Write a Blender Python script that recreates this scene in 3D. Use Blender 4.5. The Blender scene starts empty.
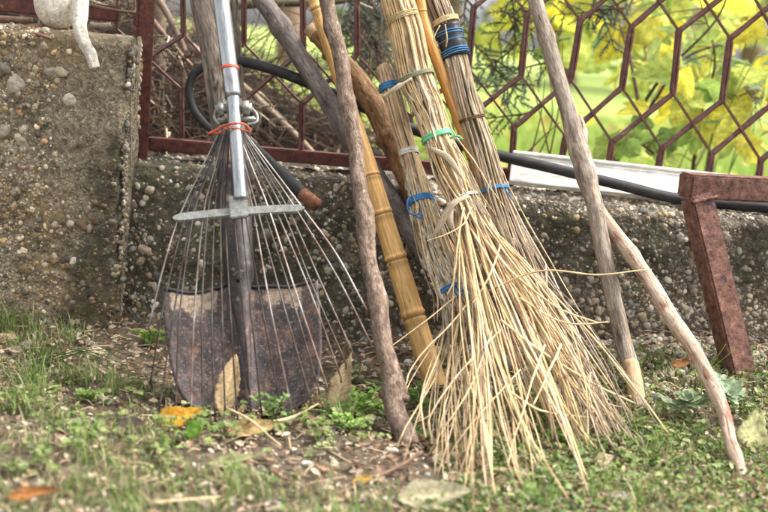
import bpy, math, random
import numpy as np
from mathutils import Matrix, Vector
rs = np.random.RandomState(7); random.seed(7)
S = bpy.context.scene; COL = S.collection
R = math.radians
# ------------------------------------------------------------------ camera
F = 1267.0; CAM = np.array([0, -2.0, 0.505]); PITCH = 9.9; ROLL = 4.8
MR = np.array(Matrix.Rotation(R(90-PITCH), 3, 'X') @ Matrix.Rotation(R(ROLL), 3, 'Z'))
cd = bpy.data.cameras.new('camera'); cam = bpy.data.objects.new('camera', cd); COL.objects.link(cam)
cam.matrix_world = Matrix.Translation(CAM) @ Matrix(MR.tolist()).to_4x4()
cd.sensor_width = 36; cd.lens = 36*F/768; cd.clip_start = .05; cd.clip_end = 500
cd.dof.use_dof = True; cd.dof.focus_distance = 1.86; cd.dof.aperture_fstop = 4.0; cd.dof.aperture_blades = 0
S.camera = cam

def ray(x, y): return MR @ np.array([(x-384)/F, -(y-256)/F, -1.0])
def px(x, y, Y):
    d = ray(x, y); return CAM + d*((Y-CAM[1])/d[1])
def sc(Y): return (Y-CAM[1])/F          # metres per photo pixel
def smooth(a, b, v): t = np.clip((v-a)/(b-a), 0, 1); return t*t*(3-2*t)
# ------------------------------------------------------------------ noise
def _h(i, j, k):
    n = (i*374761393 + j*668265263 + k*2147483647 + 1013904223) & 0xffffffff
    n = ((n ^ (n >> 13))*1274126177) & 0xffffffff
    n = ((n ^ (n >> 16))*2246822519) & 0xffffffff
    return ((n ^ (n >> 15)) & 0xffff)/65535.0
def vn(P):
    P = np.asarray(P, float); I = np.floor(P).astype(np.int64); f = P-I; f = f*f*(3-2*f); o = 0
    for a in (0, 1):
        for b in (0, 1):
            for c in (0, 1):
                w = (f[..., 0] if a else 1-f[..., 0])*(f[..., 1] if b else 1-f[..., 1])*(f[..., 2] if c else 1-f[..., 2])
                o = o + w*_h(I[..., 0]+a, I[..., 1]+b, I[..., 2]+c)
    return o*2-1
def fbm(P, o=4):
    P = np.asarray(P, float); s = 0; a = 1.0
    for i in range(o): s = s+a*vn(P*2**i+17.3*i); a *= .5
    return s/1.9
def n2(x, y, s, z=0.0, o=3):
    x = np.asarray(x, float); return fbm(np.stack([x*s, np.asarray(y, float)*s, np.zeros_like(x)+z], -1), o)
def hgt(x, y):
    x = np.asarray(x, float); y = np.asarray(y, float)
    return .05*smooth(.08, .5, x)*smooth(-.34, -.06, y) + .018*smooth(-.16, .0, y) + .010*n2(x, y, 6) + .004*n2(x, y, 30, 5)
def G(x, y, lift=0.0):
    d = ray(x, y); z = 0
    for _ in range(8):
        p = CAM + d*((z+lift-CAM[2])/d[2]); z = float(hgt(p[0], p[1]))
    return p
# ------------------------------------------------------------------ mesh builder
def unit(v): v = np.asarray(v, float); return v/(np.linalg.norm(v, axis=-1, keepdims=True)+1e-12)
class MB:
    def __init__(s): s.V = []; s.Q = []; s.T = []; s.C = []; s.U = []; s.n = 0
    def add(s, V, Q=None, T=None, col=(1, 1, 1), tc=None):
        V = np.asarray(V, float).reshape(-1, 3)
        if Q is not None and len(Q): s.Q.append(np.asarray(Q, np.int64)+s.n)
        if T is not None and len(T): s.T.append(np.asarray(T, np.int64)+s.n)
        c = np.asarray(col, float)
        s.C.append(np.broadcast_to(c, (len(V), 3)).copy()); s.U.append(V.copy() if tc is None else np.asarray(tc, float))
        s.V.append(V); s.n += len(V); return s
    def tube(s, P, r, sides=8, col=(1, 1, 1), cap=True, rough=0, rs_=20, flat=1.0, seed=0):
        P = np.asarray(P, float); n = len(P); r = np.broadcast_to(np.asarray(r, float), (n,))
        t = unit(np.gradient(P, axis=0)); ref = np.array([0, -1, .2]) if abs(t[0][1]) < .8 else np.array([1, 0, 0])
        a = unit(np.cross(ref, t[0])); A = []
        for i in range(n):
            a = unit(a - t[i]*a.dot(t[i])); A.append(a)
        A = np.array(A); B = np.cross(t, A); th = np.arange(sides)*2*np.pi/sides
        L = np.concatenate([[0], np.cumsum(np.linalg.norm(np.diff(P, axis=0), axis=1))])
        ring = A[:, None, :]*np.cos(th)[None, :, None]+B[:, None, :]*(np.sin(th)*flat)[None, :, None]
        rr = np.repeat(r[:, None], sides, 1)
        tc = np.stack([rr*np.cos(th)[None], rr*np.sin(th)[None], np.repeat(L[:, None], sides, 1)], -1)
        if rough:
            rr = rr*(1+rough*fbm(tc*np.array([rs_*3, rs_*3, rs_])+seed*7.7, 3))
        V = P[:, None, :]+ring*rr[..., None]
        i = np.arange(n-1)[:, None]; j = np.arange(sides)[None]; k = (j+1) % sides
        Q = np.stack([i*sides+j, i*sides+k, (i+1)*sides+k, (i+1)*sides+j], -1).reshape(-1, 4)
        V = V.reshape(-1, 3); tcf = tc.reshape(-1, 3); T = []
        if cap:
            m = len(V); V = np.vstack([V, P[0], P[-1]]); tcf = np.vstack([tcf, [0, 0, 0], [0, 0, L[-1]]])
            jj = np.arange(sides); kk = (jj+1) % sides; b = (n-1)*sides
            T = np.vstack([np.stack([kk, jj, jj*0+m], -1), np.stack([b+jj, b+kk, jj*0+m+1], -1)])
        c = np.asarray(col, float)
        if c.ndim == 2 and len(c) == n:
            c = np.repeat(c, sides, 0)
            if cap: c = np.vstack([c, c[0], c[-1]])
        return s.add(V, Q, T, c, tcf)
    def box(s, c, ax, ay, az, bev=.0, col=(1, 1, 1)):
        # half-axis vectors; chamfered corners
        c = np.asarray(c, float); ax, ay, az = [np.asarray(v, float) for v in (ax, ay, az)]
        lx, ly, lz = [np.linalg.norm(v) for v in (ax, ay, az)]
        ux, uy, uz = ax/lx, ay/ly, az/lz; b = min(bev, lx*.9, ly*.9, lz*.9)
        if b <= 0:
            V = [c+i*ax+j*ay+k*az for i in (-1, 1) for j in (-1, 1) for k in (-1, 1)]
            Q = [(0, 1, 3, 2), (4, 6, 7, 5), (0, 4, 5, 1), (2, 3, 7, 6), (0, 2, 6, 4), (1, 5, 7, 3)]
            return s.add(V, Q, None, col)
        import bmesh
        bm = bmesh.new(); bmesh.ops.create_cube(bm, size=2)
        for v in bm.verts: v.co = Vector((v.co.x*lx, v.co.y*ly, v.co.z*lz))
        bmesh.ops.bevel(bm, geom=bm.edges[:], offset=b, segments=2, affect='EDGES')
        bmesh.ops.triangulate(bm, faces=bm.faces[:]); bm.verts.index_update()
        V = np.array([v.co for v in bm.verts]); T = [[v.index for v in f.verts] for f in bm.faces]; bm.free()
        return s.add(c+V[:, :1]*ux+V[:, 1:2]*uy+V[:, 2:]*uz, None, T, col)
    def grid(s, P, col=(1, 1, 1), tc=None, flip=False):
        n, m = P.shape[:2]; i = np.arange(n-1)[:, None]; j = np.arange(m-1)[None]
        q = np.stack([i*m+j, i*m+j+1, (i+1)*m+j+1, (i+1)*m+j], -1).reshape(-1, 4)
        if flip: q = q[:, ::-1]
        c = np.asarray(col, float)
        if c.ndim == 3: c = c.reshape(-1, 3)
        return s.add(P.reshape(-1, 3), q, None, c, None if tc is None else tc.reshape(-1, 3))
    def build(s, name, m, parent=None, base=None, smooth_=True, solid=0):
        V = np.vstack(s.V); C = np.vstack(s.C); U = np.vstack(s.U)
        if parent is not None:
            o_ = np.zeros(3); p = parent
            while p is not None: o_ = o_+np.array(p.location); p = p.parent
        else:
            o_ = np.array([V[:, 0].mean(), V[:, 1].mean(), V[:, 2].min()]) if base is None else np.asarray(base, float)
        V = V-o_
        nq = sum(len(q) for q in s.Q); nt = sum(len(t) for t in s.T)
        li = np.concatenate([q.reshape(-1) for q in s.Q]+[t.reshape(-1) for t in s.T])
        ls = np.concatenate([np.arange(nq)*4, nq*4+np.arange(nt)*3])
        me = bpy.data.meshes.new(name); me.vertices.add(len(V)); me.vertices.foreach_set('co', V.astype(np.float32).ravel())
        me.loops.add(len(li)); me.loops.foreach_set('vertex_index', li.astype(np.int32))
        me.polygons.add(nq+nt); me.polygons.foreach_set('loop_start', ls.astype(np.int32))
        me.polygons.foreach_set('use_smooth', np.full(nq+nt, smooth_, bool)); me.update(calc_edges=True); me.validate()
        a = me.attributes.new('Col', 'FLOAT_COLOR', 'POINT')
        a.data.foreach_set('color', np.hstack([C, np.ones((len(C), 1))]).astype(np.float32).ravel())
        a = me.attributes.new('tc', 'FLOAT_VECTOR', 'POINT'); a.data.foreach_set('vector', U.astype(np.float32).ravel())
        me.materials.append(m); o = bpy.data.objects.new(name, me); COL.objects.link(o)
        if parent is not None: o.parent = parent
        else: o.location = o_
        if solid:
            md = o.modifiers.new('solid', 'SOLIDIFY'); md.thickness = solid; md.offset = 0
        return o
def tag(o, label=None, cat=None, group=None, kind=None):
    if label: o['label'] = label
    if cat: o['category'] = cat
    if group: o['group'] = group
    if kind: o['kind'] = kind
    return o
def thing(name, loc, label, cat, group=None):
    o = bpy.data.objects.new(name, None); COL.objects.link(o); o.location = loc; o.empty_display_size = .03
    return tag(o, label, cat, group)
def cr(P, n=40):
    P = np.asarray(P, float)
    if len(P) == 2: return P[0]+(P[1]-P[0])*np.linspace(0, 1, n)[:, None]
    Q = np.vstack([2*P[0]-P[1], P, 2*P[-1]-P[-2]]); u = np.linspace(0, len(P)-1-1e-9, n); o = []
    for t in u:
        i = int(t); f = t-i; a, b, c, d = Q[i:i+4]
        o.append(.5*(2*b+(c-a)*f+(2*a-5*b+4*c-d)*f*f+(3*b-a-3*c+d)*f**3))
    return np.array(o)
# ------------------------------------------------------------------ materials
class NT:
    def __init__(s, name):
        s.m = bpy.data.materials.new(name); s.m.use_nodes = True; s.t = s.m.node_tree; s.t.nodes.clear()
        s.out = s.t.nodes.new('ShaderNodeOutputMaterial')
    def n(s, ty, **k):
        o = s.t.nodes.new('ShaderNode'+ty)
        for a, b in k.items(): setattr(o, a, b)
        return o
    def l(s, a, b): s.t.links.new(a, b)
    def coord(s, c, scale=(1, 1, 1)):
        if c == 'obj': v = s.n('TexCoord').outputs['Object']
        else: v = s.n('Attribute', attribute_name='tc').outputs['Vector']
        mp = s.n('Mapping'); mp.inputs['Scale'].default_value = scale; s.l(v, mp.inputs['Vector']); return mp.outputs[0]
    def noise(s, v, scale, detail=6, rough=.6, dist=0):
        o = s.n('TexNoise'); s.l(v, o.inputs['Vector']); o.inputs['Scale'].default_value = scale
        o.inputs['Detail'].default_value = detail; o.inputs['Roughness'].default_value = rough; o.inputs['Distortion'].default_value = dist
        return o.outputs['Fac']
    def ramp(s, f, st, interp='LINEAR'):
        o = s.n('ValToRGB'); s.l(f, o.inputs[0]); e = o.color_ramp; e.interpolation = interp
        while len(e.elements) < len(st): e.elements.new(.5)
        for k, (p, c) in zip(e.elements, st):
            k.position = p; k.color = (*c, 1) if not np.isscalar(c) else (c, c, c, 1)
        return o.outputs[0]
    def mix(s, f, a, b, bt='MIX'):
        o = s.n('Mix', data_type='RGBA', blend_type=bt)
        for i, v in ((0, f), (6, a), (7, b)):
            if hasattr(v, 'is_linked'): s.l(v, o.inputs[i])
            elif i == 0: o.inputs[0].default_value = v
            else: o.inputs[i].default_value = (*v, 1)
        return o.outputs[2]
    def math(s, op, a, b=0.0):
        o = s.n('Math', operation=op)
        for i, v in ((0, a), (1, b)):
            if hasattr(v, 'is_linked'): s.l(v, o.inputs[i])
            else: o.inputs[i].default_value = v
        return o.outputs[0]
    def bump(s, h, st, dist=.002, nrm=None):
        o = s.n('Bump'); o.inputs['Strength'].default_value = st; o.inputs['Distance'].default_value = dist; s.l(h, o.inputs['Height'])
        if nrm is not None: s.l(nrm, o.inputs['Normal'])
        return o.outputs[0]
    def done(s, col, rough=.8, metal=0, nrm=None, spec=.35, transl=None):
        p = s.n('BsdfPrincipled')
        for k, v in (('Base Color', col), ('Roughness', rough), ('Metallic', metal), ('Specular IOR Level', spec), ('Normal', nrm)):
            if v is None: continue
            if hasattr(v, 'is_linked'): s.l(v, p.inputs[k])
            else: p.inputs[k].default_value = (*v, 1) if not np.isscalar(v) else v
        o = p.outputs[0]
        if transl:
            t = s.n('BsdfTranslucent'); s.l(col, t.inputs[0]); mx = s.n('MixShader'); mx.inputs[0].default_value = transl
            s.l(o, mx.inputs[1]); s.l(t.outputs[0], mx.inputs[2]); o = mx.outputs[0]
        s.l(o, s.out.inputs[0]); return s.m
def M(name, cols, scale=20, stretch=(1, 1, 1), rough=.8, bump=.4, bdist=.002, bscale=None, metal=0, attr=False, coord='tc', spots=(), detail=7, transl=None, spec=.3, rvar=0, grit=.55):
    t = NT(name); v = t.coord(coord, stretch); f = t.noise(v, scale, detail, .65)
    k = len(cols); c = t.ramp(f, [(.28+.44*i/max(1, k-1), cols[i]) for i in range(k)])
    hs = f
    for (ss, thr, soft, sc_, st) in spots:
        g = t.noise(t.coord(coord, st), ss, 5, .6, .3); mk = t.ramp(g, [(thr, 0.0), (min(1, thr+soft), 1.0)]); c = t.mix(mk, c, sc_)
    if grit: c = t.mix(grit, c, t.ramp(t.noise(v, scale*4.3, 5, .7), [(.36, .38), (.5, .95), (.66, 1.45)]), 'MULTIPLY')
    if attr: c = t.mix(1.0, c, t.n('Attribute', attribute_name='Col').outputs['Color'], 'MULTIPLY')
    nr = None
    if bump:
        h = t.noise(v, bscale or scale*2.5, 6, .7); nr = t.bump(h, bump, bdist); 
    ro = rough
    if rvar: ro = t.math('ADD', t.math('MULTIPLY', f, rvar), rough-rvar*.5)
    return t.done(c, ro, metal, nr, spec, transl)
MT = {}
one = (1, 1, 1)
MT['soil'] = M('soil', [(.025, .017, .011), (.07, .05, .033), (.14, .105, .07), (.24, .195, .14)], 60, coord='obj', bump=1, bdist=.006, bscale=90, rough=.95, spots=[(7, .55, .12, (.11, .085, .045), one)])
MT['pebble'] = M('pebble', [(.4, .35, .28), (.85, .82, .76), (1.05, 1.0, .92)], 210, coord='obj', bump=.35, bdist=.001, attr=True, rough=.85)
MT['straw'] = M('straw', [(.5, .42, .33), (.9, .85, .76), (1.05, 1.03, .98)], 150, (1, 1, .1), attr=True, rough=.7, bump=.6, bdist=.0008, spec=.4,
    spots=[(45, .66, .06, (.32, .24, .15), (1, 1, .5))])
MT['sheath'] = M('sheath', [(.72, .68, .6), (1, 1, 1)], 90, (1, 1, .2), attr=True, rough=.8, bump=.3, bdist=.001, transl=.25)
MT['leaf'] = M('leaf', [(.7, .72, .6), (1, 1, 1), (1.15, 1.1, .95)], 60, attr=True, coord='obj', rough=.55, bump=.2, bdist=.001, transl=.4)
MT['bigleaf'] = M('big_leaf', [(.75, .8, .6), (1, 1, 1), (1.1, 1.1, .95)], 14, attr=True, coord='obj', rough=.55, bump=.2, bdist=.001, transl=.62)
MT['dryleaf'] = M('dry_leaf', [(.55, .5, .42), (1, 1, 1), (1.1, 1.05, 1)], 70, attr=True, coord='obj', rough=.75, bump=.6, bdist=.001, transl=.22, spots=[(45, .62, .06, (.12, .07, .03), one)])
MT['bark_brown'] = M('bark_brown', [(.062, .04, .028), (.165, .11, .078), (.265, .19, .14), (.37, .295, .23)], 130, (1, 1, .35), bump=1, bdist=.004, grit=.8, rough=.85,
    spots=[(170, .63, .05, (.42, .36, .3), (1, 1, .6)), (60, .58, .1, (.09, .055, .04), (1, 1, .5)), (110, .66, .05, (.03, .02, .016), (1, 1, .8))])
MT['bark_grey'] = M('bark_grey', [(.06, .045, .042), (.15, .12, .11), (.235, .2, .185), (.34, .3, .275)], 110, (1, 1, .2), bump=.9, bdist=.003, grit=.7, rough=.7,
    spots=[(45, .66, .05, (.26, .1, .05), (1, 1, .6)), (70, .62, .06, (.06, .042, .036), (1, 1, .6)), (150, .66, .05, (.42, .38, .34), (1, 1, .7))])
MT['bark_orange'] = M('bark_orange', [(.075, .04, .02), (.22, .12, .056), (.35, .2, .095), (.45, .29, .16)], 120, (1, 1, .25), bump=1, bdist=.004, grit=.8, rough=.8,
    spots=[(60, .6, .08, (.12, .07, .04), (1, 1, .4)), (120, .66, .05, (.45, .36, .26), one)])
MT['bark_tan'] = M('bark_tan', [(.11, .08, .058), (.25, .195, .15), (.39, .325, .26), (.5, .43, .355)], 130, (1, 1, .16), bump=1, bdist=.004, grit=.75, rough=.8,
    spots=[(60, .62, .05, (.45, .28, .14), (1, 1, .4)), (110, .63, .05, (.09, .07, .055), (1, 1, .3))])
MT['peeled'] = M('peeled_wood', [(.2, .12, .08), (.38, .27, .19), (.5, .385, .29), (.6, .49, .385)], 110, (1, 1, .12), bump=.9, bdist=.003, grit=.6, rough=.65,
    spots=[(70, .54, .07, (.23, .11, .07), (1, 1, .22)), (130, .6, .05, (.17, .1, .07), (1, 1, .3)), (40, .6, .1, (.32, .19, .12), (1, 1, .3))])
MT['heartwood'] = M('cut_wood', [(.3, .17, .085), (.48, .33, .18), (.6, .45, .27)], 130, (1, 1, .15), bump=.9, bdist=.003, rough=.7)
MT['twig'] = M('twig', [(.05, .038, .03), (.12, .095, .076), (.2, .17, .145)], 90, (1, 1, .4), attr=True, bump=.5, rough=.85)
MT['bamboo'] = M('bamboo', [(.42, .22, .07), (.62, .36, .125), (.72, .47, .2)], 90, (1, 1, .07), rough=.5, bump=.4, bdist=.001, spec=.3, attr=True,
    spots=[(60, .6, .09, (.36, .2, .07), (1, 1, .12)), (110, .66, .05, (.13, .08, .04), (1, 1, .3))])
MT['oldwood'] = M('weathered_wood', [(.05, .04, .03), (.15, .118, .09), (.25, .2, .155), (.36, .3, .24)], 90, (1, 1, .13), bump=1, bdist=.005, grit=.85, rough=.9,
    spots=[(110, .6, .05, (.025, .019, .014), (1, 1, .1)), (28, .55, .12, (.1, .068, .046), (1, 1, .5)), (45, .57, .08, (.05, .04, .03), (1, 1, .35))])
MT['galv'] = M('galvanised_steel', [(.17, .185, .19), (.29, .305, .305), (.42, .43, .42)], 160, (1, 1, .12), metal=.85, rough=.3, grit=.35, bump=.12, bdist=.0006, spec=.5, rvar=.25,
    spots=[(60, .64, .06, (.22, .16, .11), (1, 1, .4)), (14, .56, .12, (.2, .19, .17), one)])
MT['galv_plate'] = M('dull_steel_plate', [(.16, .165, .15), (.26, .265, .24), (.36, .36, .33)], 110, coord='obj', metal=.5, rough=.5, bump=.3, bdist=.0008, spots=[(50, .64, .06, (.2, .13, .08), one)])
MT['tine'] = M('tine_wire', [(.09, .07, .058), (.2, .185, .17), (.36, .355, .345)], 60, (1, 1, .3), attr=True, metal=.55, rough=.5, bump=.3, bdist=.0006,
    spots=[(22, .47, .12, (.13, .072, .05), (1, 1, .5))])
MT['redband'] = M('red_plastic', [(.5, .06, .03), (.62, .1, .05)], 60, rough=.5, bump=.2)
MT['red_paint'] = M('rusty_red_paint', [(.05, .02, .015), (.115, .038, .028), (.17, .062, .045)], 90, coord='obj', rough=.62, bump=.5, bdist=.001, spots=[(30, .6, .08, (.055, .032, .024), one), (22, .62, .08, (.2, .1, .07), one), (80, .64, .04, (.22, .1, .05), one), (12, .6, .1, (.1, .075, .05), one)])
MT['mesh_paint'] = M('brown_mesh_paint', [(.06, .026, .022), (.12, .05, .04), (.19, .085, .068)], 110, coord='obj', rough=.5, bump=.5, bdist=.0008, spots=[(60, .62, .05, (.13, .05, .025), one), (35, .58, .12, (.24, .135, .115), one), (110, .66, .04, (.03, .017, .014), one)])
MT['rust'] = M('heavy_rust', [(.045, .023, .02), (.11, .055, .043), (.18, .09, .066), (.28, .165, .125)], 90, coord='obj', rough=.85, bump=.9, bdist=.0015, spec=.2,
    spots=[(38, .6, .06, (.065, .04, .042), one), (90, .66, .05, (.26, .13, .07), one), (130, .66, .04, (.03, .014, .012), one)])
MT['rust_pipe'] = M('rust_end', [(.1, .04, .02), (.2, .085, .05), (.28, .13, .08)], 60, rough=.85, bump=.6)
MT['rubber'] = M('black_rubber', [(.012, .012, .013), (.03, .03, .031), (.055, .053, .05)], 50, (1, 1, .3), rough=.6, bump=.4, bdist=.001, spots=[(30, .62, .1, (.09, .08, .068), one)])
MT['panel'] = M('white_plastic', [(.7, .68, .6), (.8, .78, .71), (.84, .82, .76)], 8, (1, 1, 4), coord='obj', rough=.45, bump=.1, spec=.5, spots=[(26, .68, .06, (.5, .42, .28), (.4, 1, 1.5))])
MT['gourd'] = M('gourd_skin', [(.4, .32, .22), (.64, .58, .48), (.74, .7, .61)], 45, coord='obj', rough=.5, bump=.3, spots=[(60, .64, .06, (.36, .27, .17), one)])
MT['strip'] = M('bleached_strip', [(.28, .22, .16), (.6, .55, .47), (.74, .7, .63)], 110, (1, 1, 1), coord='obj', rough=.7, bump=.6, spots=[(35, .63, .06, (.3, .21, .12), one)])
def plain(n, c, rough=.5, **k): return M(n, [tuple(x*.7 for x in c), c, tuple(min(1, x*1.2) for x in c)], 120, rough=rough, bump=k.pop('bump', .3), bdist=.0008, **k)
MT['blue'] = plain('blue_string', (.045, .17, .36)); MT['green'] = plain('green_tape', (.14, .5, .25)); MT['black'] = plain('black_tape', (.018, .018, .02), .35)
MT['cord'] = plain('natural_cord', (.55, .45, .28), .9); MT['whitestring'] = plain('white_string', (.6, .57, .5), .85); MT['greycord'] = plain('grey_green_cord', (.2, .2, .13), .9)
MT['browncord'] = plain('brown_cord', (.12, .07, .04), .9); MT['yellowcord'] = plain('straw_cord', (.5, .39, .2), .85); MT['orange'] = plain('orange_red_twine', (.46, .085, .04), .75)
MT['stone'] = M('flat_stone', [(.2, .17, .1), (.33, .29, .19), (.42, .38, .27)], 60, coord='obj', rough=.9, bump=.8, bdist=.003, spots=[(60, .64, .06, (.13, .11, .07), one)])
MT['foliage'] = M('conifer_foliage', [(.55, .6, .5), (1, 1, 1)], 60, attr=True, coord='obj', rough=.7, bump=0, transl=.2)
MT['grass'] = M('grass', [(.7, .7, .6), (1, 1, 1), (1.1, 1.1, 1)], 30, attr=True, coord='obj', rough=.6, bump=0, transl=.4)
MT['lawn'] = M('lawn', [(.16, .2, .05), (.25, .34, .07), (.33, .42, .1), (.4, .42, .16)], 3.5, coord='obj', rough=.95, spots=[(1.3, .56, .14, (.2, .21, .085), one), (9, .62, .1, (.3, .29, .12), one)], bump=1, bdist=.02, bscale=40)
# wall concrete: mortar, moss and soot stains
def wallmat(name, a, b, c, brown, moss_thr, mx_=.82):
    t = NT(name); v = t.coord('obj'); f = t.noise(v, 9, 8, .7); g = t.noise(v, 140, 6, .7)
    col = t.ramp(f, [(.3, a), (.5, b), (.7, c)]); col = t.mix(t.ramp(g, [(.35, .85), (.6, 0.0)]), col, tuple(x*.42 for x in b))
    nz = t.n('TexNoise'); t.l(v, nz.inputs['Vector']); nz.inputs['Scale'].default_value = 70; vd = t.n('MixRGB', blend_type='LINEAR_LIGHT'); vd.inputs[0].default_value = .012; t.l(v, vd.inputs[1]); t.l(nz.outputs['Color'], vd.inputs[2])
    vo = t.n('TexVoronoi'); t.l(vd.outputs[0], vo.inputs['Vector']); vo.inputs['Scale'].default_value = 190
    s3 = t.n('SeparateColor'); t.l(vo.outputs['Color'], s3.inputs[0])
    col = t.mix(t.ramp(vo.outputs['Distance'], [(.2, .75), (.5, 0.0)]), col, t.ramp(s3.outputs[0], [(0, (.06, .05, .04)), (.4, (.26, .21, .14)), (.75, (.36, .3, .2)), (1, (.5, .45, .37))]))
    col = t.mix(1.0, col, t.ramp(vo.outputs['Distance'], [(.35, 1.0), (.85, .5)]), 'MULTIPLY')
    col = t.mix(1.0, col, t.ramp(t.noise(v, 16, 7, .7), [(.34, .45), (.5, 1.0), (.66, 1.25)]), 'MULTIPLY')
    col = t.mix(t.ramp(t.noise(v, 5, 5, .6), [(.5, 0.0), (.68, .75)]), col, brown)
    at = t.n('Attribute', attribute_name='Col').outputs['Color']
    sp = t.n('SeparateColor'); t.l(at, sp.inputs[0])
    mk = t.math('ADD', t.math('MULTIPLY', sp.outputs[0], .55), t.math('MULTIPLY', t.noise(v, 28, 8, .7), .75))
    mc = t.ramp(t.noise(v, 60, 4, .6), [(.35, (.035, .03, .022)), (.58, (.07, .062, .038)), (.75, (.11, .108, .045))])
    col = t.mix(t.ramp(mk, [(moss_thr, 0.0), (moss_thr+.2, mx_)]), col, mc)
    h = t.math('ADD', t.math('MULTIPLY', g, 1.0), t.math('MULTIPLY', vo.outputs['Distance'], -.8))
    return t.done(col, .93, 0, t.bump(h, .7, .003), .2)
MT['wall'] = wallmat('old_wall_concrete', (.12, .102, .078), (.21, .182, .14), (.31, .275, .215), (.1, .075, .05), .56, .92)
MT['block'] = wallmat('old_block_concrete', (.2, .16, .105), (.32, .265, .18), (.43, .37, .27), (.28, .185, .09), .66)
def blademat():
    t = NT('rusty_shovel_steel'); v = t.coord('tc'); f = t.noise(v, 9, 8, .78); g = t.noise(v, 24, 6, .72); f2 = t.noise(v, 4, 5, .6)
    c = t.ramp(f, [(.38, (.012, .01, .01)), (.46, (.036, .027, .026)), (.515, (.062, .046, .044)), (.55, (.1, .06, .045)), (.62, (.165, .1, .07))]); c = t.mix(t.ramp(f2, [(.45, 0.0), (.65, .5)]), c, (.055, .05, .056))
    c = t.mix(t.ramp(g, [(.52, 0.0), (.58, .85)]), c, (.04, .027, .025)); c = t.mix(t.ramp(t.noise(v, 55, 4, .6), [(.58, 0.0), (.66, .7)]), c, (.27, .19, .14))
    sp = t.n('SeparateColor'); t.l(t.n('Attribute', attribute_name='Col').outputs['Color'], sp.inputs[0])
    mk = t.math('ADD', t.math('MULTIPLY', sp.outputs[0], .6), t.math('MULTIPLY', t.noise(v, 10, 8, .8), 1.1))
    c = t.mix(t.ramp(mk, [(.96, 0.0), (1.12, .9)]), c, t.ramp(g, [(.4, (.17, .115, .08)), (.6, (.38, .3, .215))]))
    mk2 = t.math('ADD', t.math('MULTIPLY', sp.outputs[1], .6), t.math('MULTIPLY', g, .7)); c = t.mix(t.ramp(mk2, [(.72, 0.0), (.86, .9)]), c, (.018, .015, .014))
    return t.done(c, t.math('ADD', t.math('MULTIPLY', f, .4), .3), .35, t.bump(g, .7, .002), .4)
MT['blade'] = blademat()

# ------------------------------------------------------------------ ground + lawn
def axis(parts):
    a = [np.linspace(p, q, n, endpoint=False) for p, q, n in parts]; return np.concatenate(a+[[parts[-1][1]]])
gx = axis([(-12, -1.2, 24), (-1.2, 1.2, 400), (1.2, 12, 24)]); gy = axis([(-12, -1.3, 24), (-1.3, .12, 240), (.12, .2, 2)])
X, Y = np.meshgrid(gx, gy); Z = hgt(X, Y)+.003*n2(X, Y, 90, 3, 2)
b = MB(); b.grid(np.stack([X, Y, Z], -1)); tag(b.build('ground', MT['soil'], base=(0, -1, 0)), kind='structure')
def lawnz(x, y): return .10+.03*n2(x, y, .8)+.004*np.maximum(0, np.asarray(y, float)-3)*0
lx = axis([(-80, -4, 30), (-4, 4, 80), (4, 80, 30)]); ly = axis([(.28, 6, 60), (6, 20, 40), (20, 140, 30)])
X, Y = np.meshgrid(lx, ly); b = MB(); b.grid(np.stack([X, Y, lawnz(X, Y)], -1)); tag(b.build('lawn', MT['lawn'], base=(0, 2, 0)), kind='structure')

# ------------------------------------------------------------------ pebble helper
def ico(sub):
    import bmesh
    bm = bmesh.new(); bmesh.ops.create_icosphere(bm, subdivisions=sub, radius=1); bm.verts.index_update()
    V = np.array([v.co for v in bm.verts]); T = np.array([[v.index for v in f.verts] for f in bm.faces]); bm.free(); return V, T
ICO = {1: ico(1), 2: ico(2), 3: ico(3)}
PEB = np.array([(.42, .38, .31), (.33, .28, .2), (.24, .21, .17), (.55, .5, .42), (.32, .3, .27), (.13, .12, .105), (.4, .3, .18), (.62, .57, .5), (.28, .2, .14), (.22, .215, .205)])
def pebbles(b, P, r, nrm=None, level=1, flat=.7, tint=1.0, light=0.0, wp=None):
    N = len(P); V, T = ICO[level]; q = unit(rs.normal(size=(N, 3)))
    a = unit(rs.normal(size=(N, 3))); 
    w = nrm if nrm is not None else np.tile([0, 0, 1.], (N, 1)); w = unit(w+.25*rs.normal(size=(N, 3)))
    u = unit(np.cross(w, a)); v = np.cross(w, u)
    s = np.stack([rs.uniform(.8, 1.3, N), rs.uniform(.65, 1.05, N), flat*rs.uniform(.7, 1.2, N)], -1)*r[:, None]
    o_ = rs.uniform(0, 99, (N, 1, 1)); VV = V[None]*(1+.30*vn(V[None]*1.5+o_)+.12*vn(V[None]*3.4+o_))[..., None]
    
    L = VV*s[:, None, :]
    W = L[..., :1]*u[:, None]+L[..., 1:2]*v[:, None]+L[..., 2:]*w[:, None]+P[:, None]
    c = PEB[rs.choice(len(PEB), N, p=wp)]*rs.uniform(.5, 1.25, (N, 1))*tint; c = c*(1-light)+light*np.array([.6, .56, .48])
    TT = T[None]+(np.arange(N)*len(V))[:, None, None]
    b.add(W.reshape(-1, 3), None, TT.reshape(-1, 3), np.repeat(c, len(V), 0))

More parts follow.
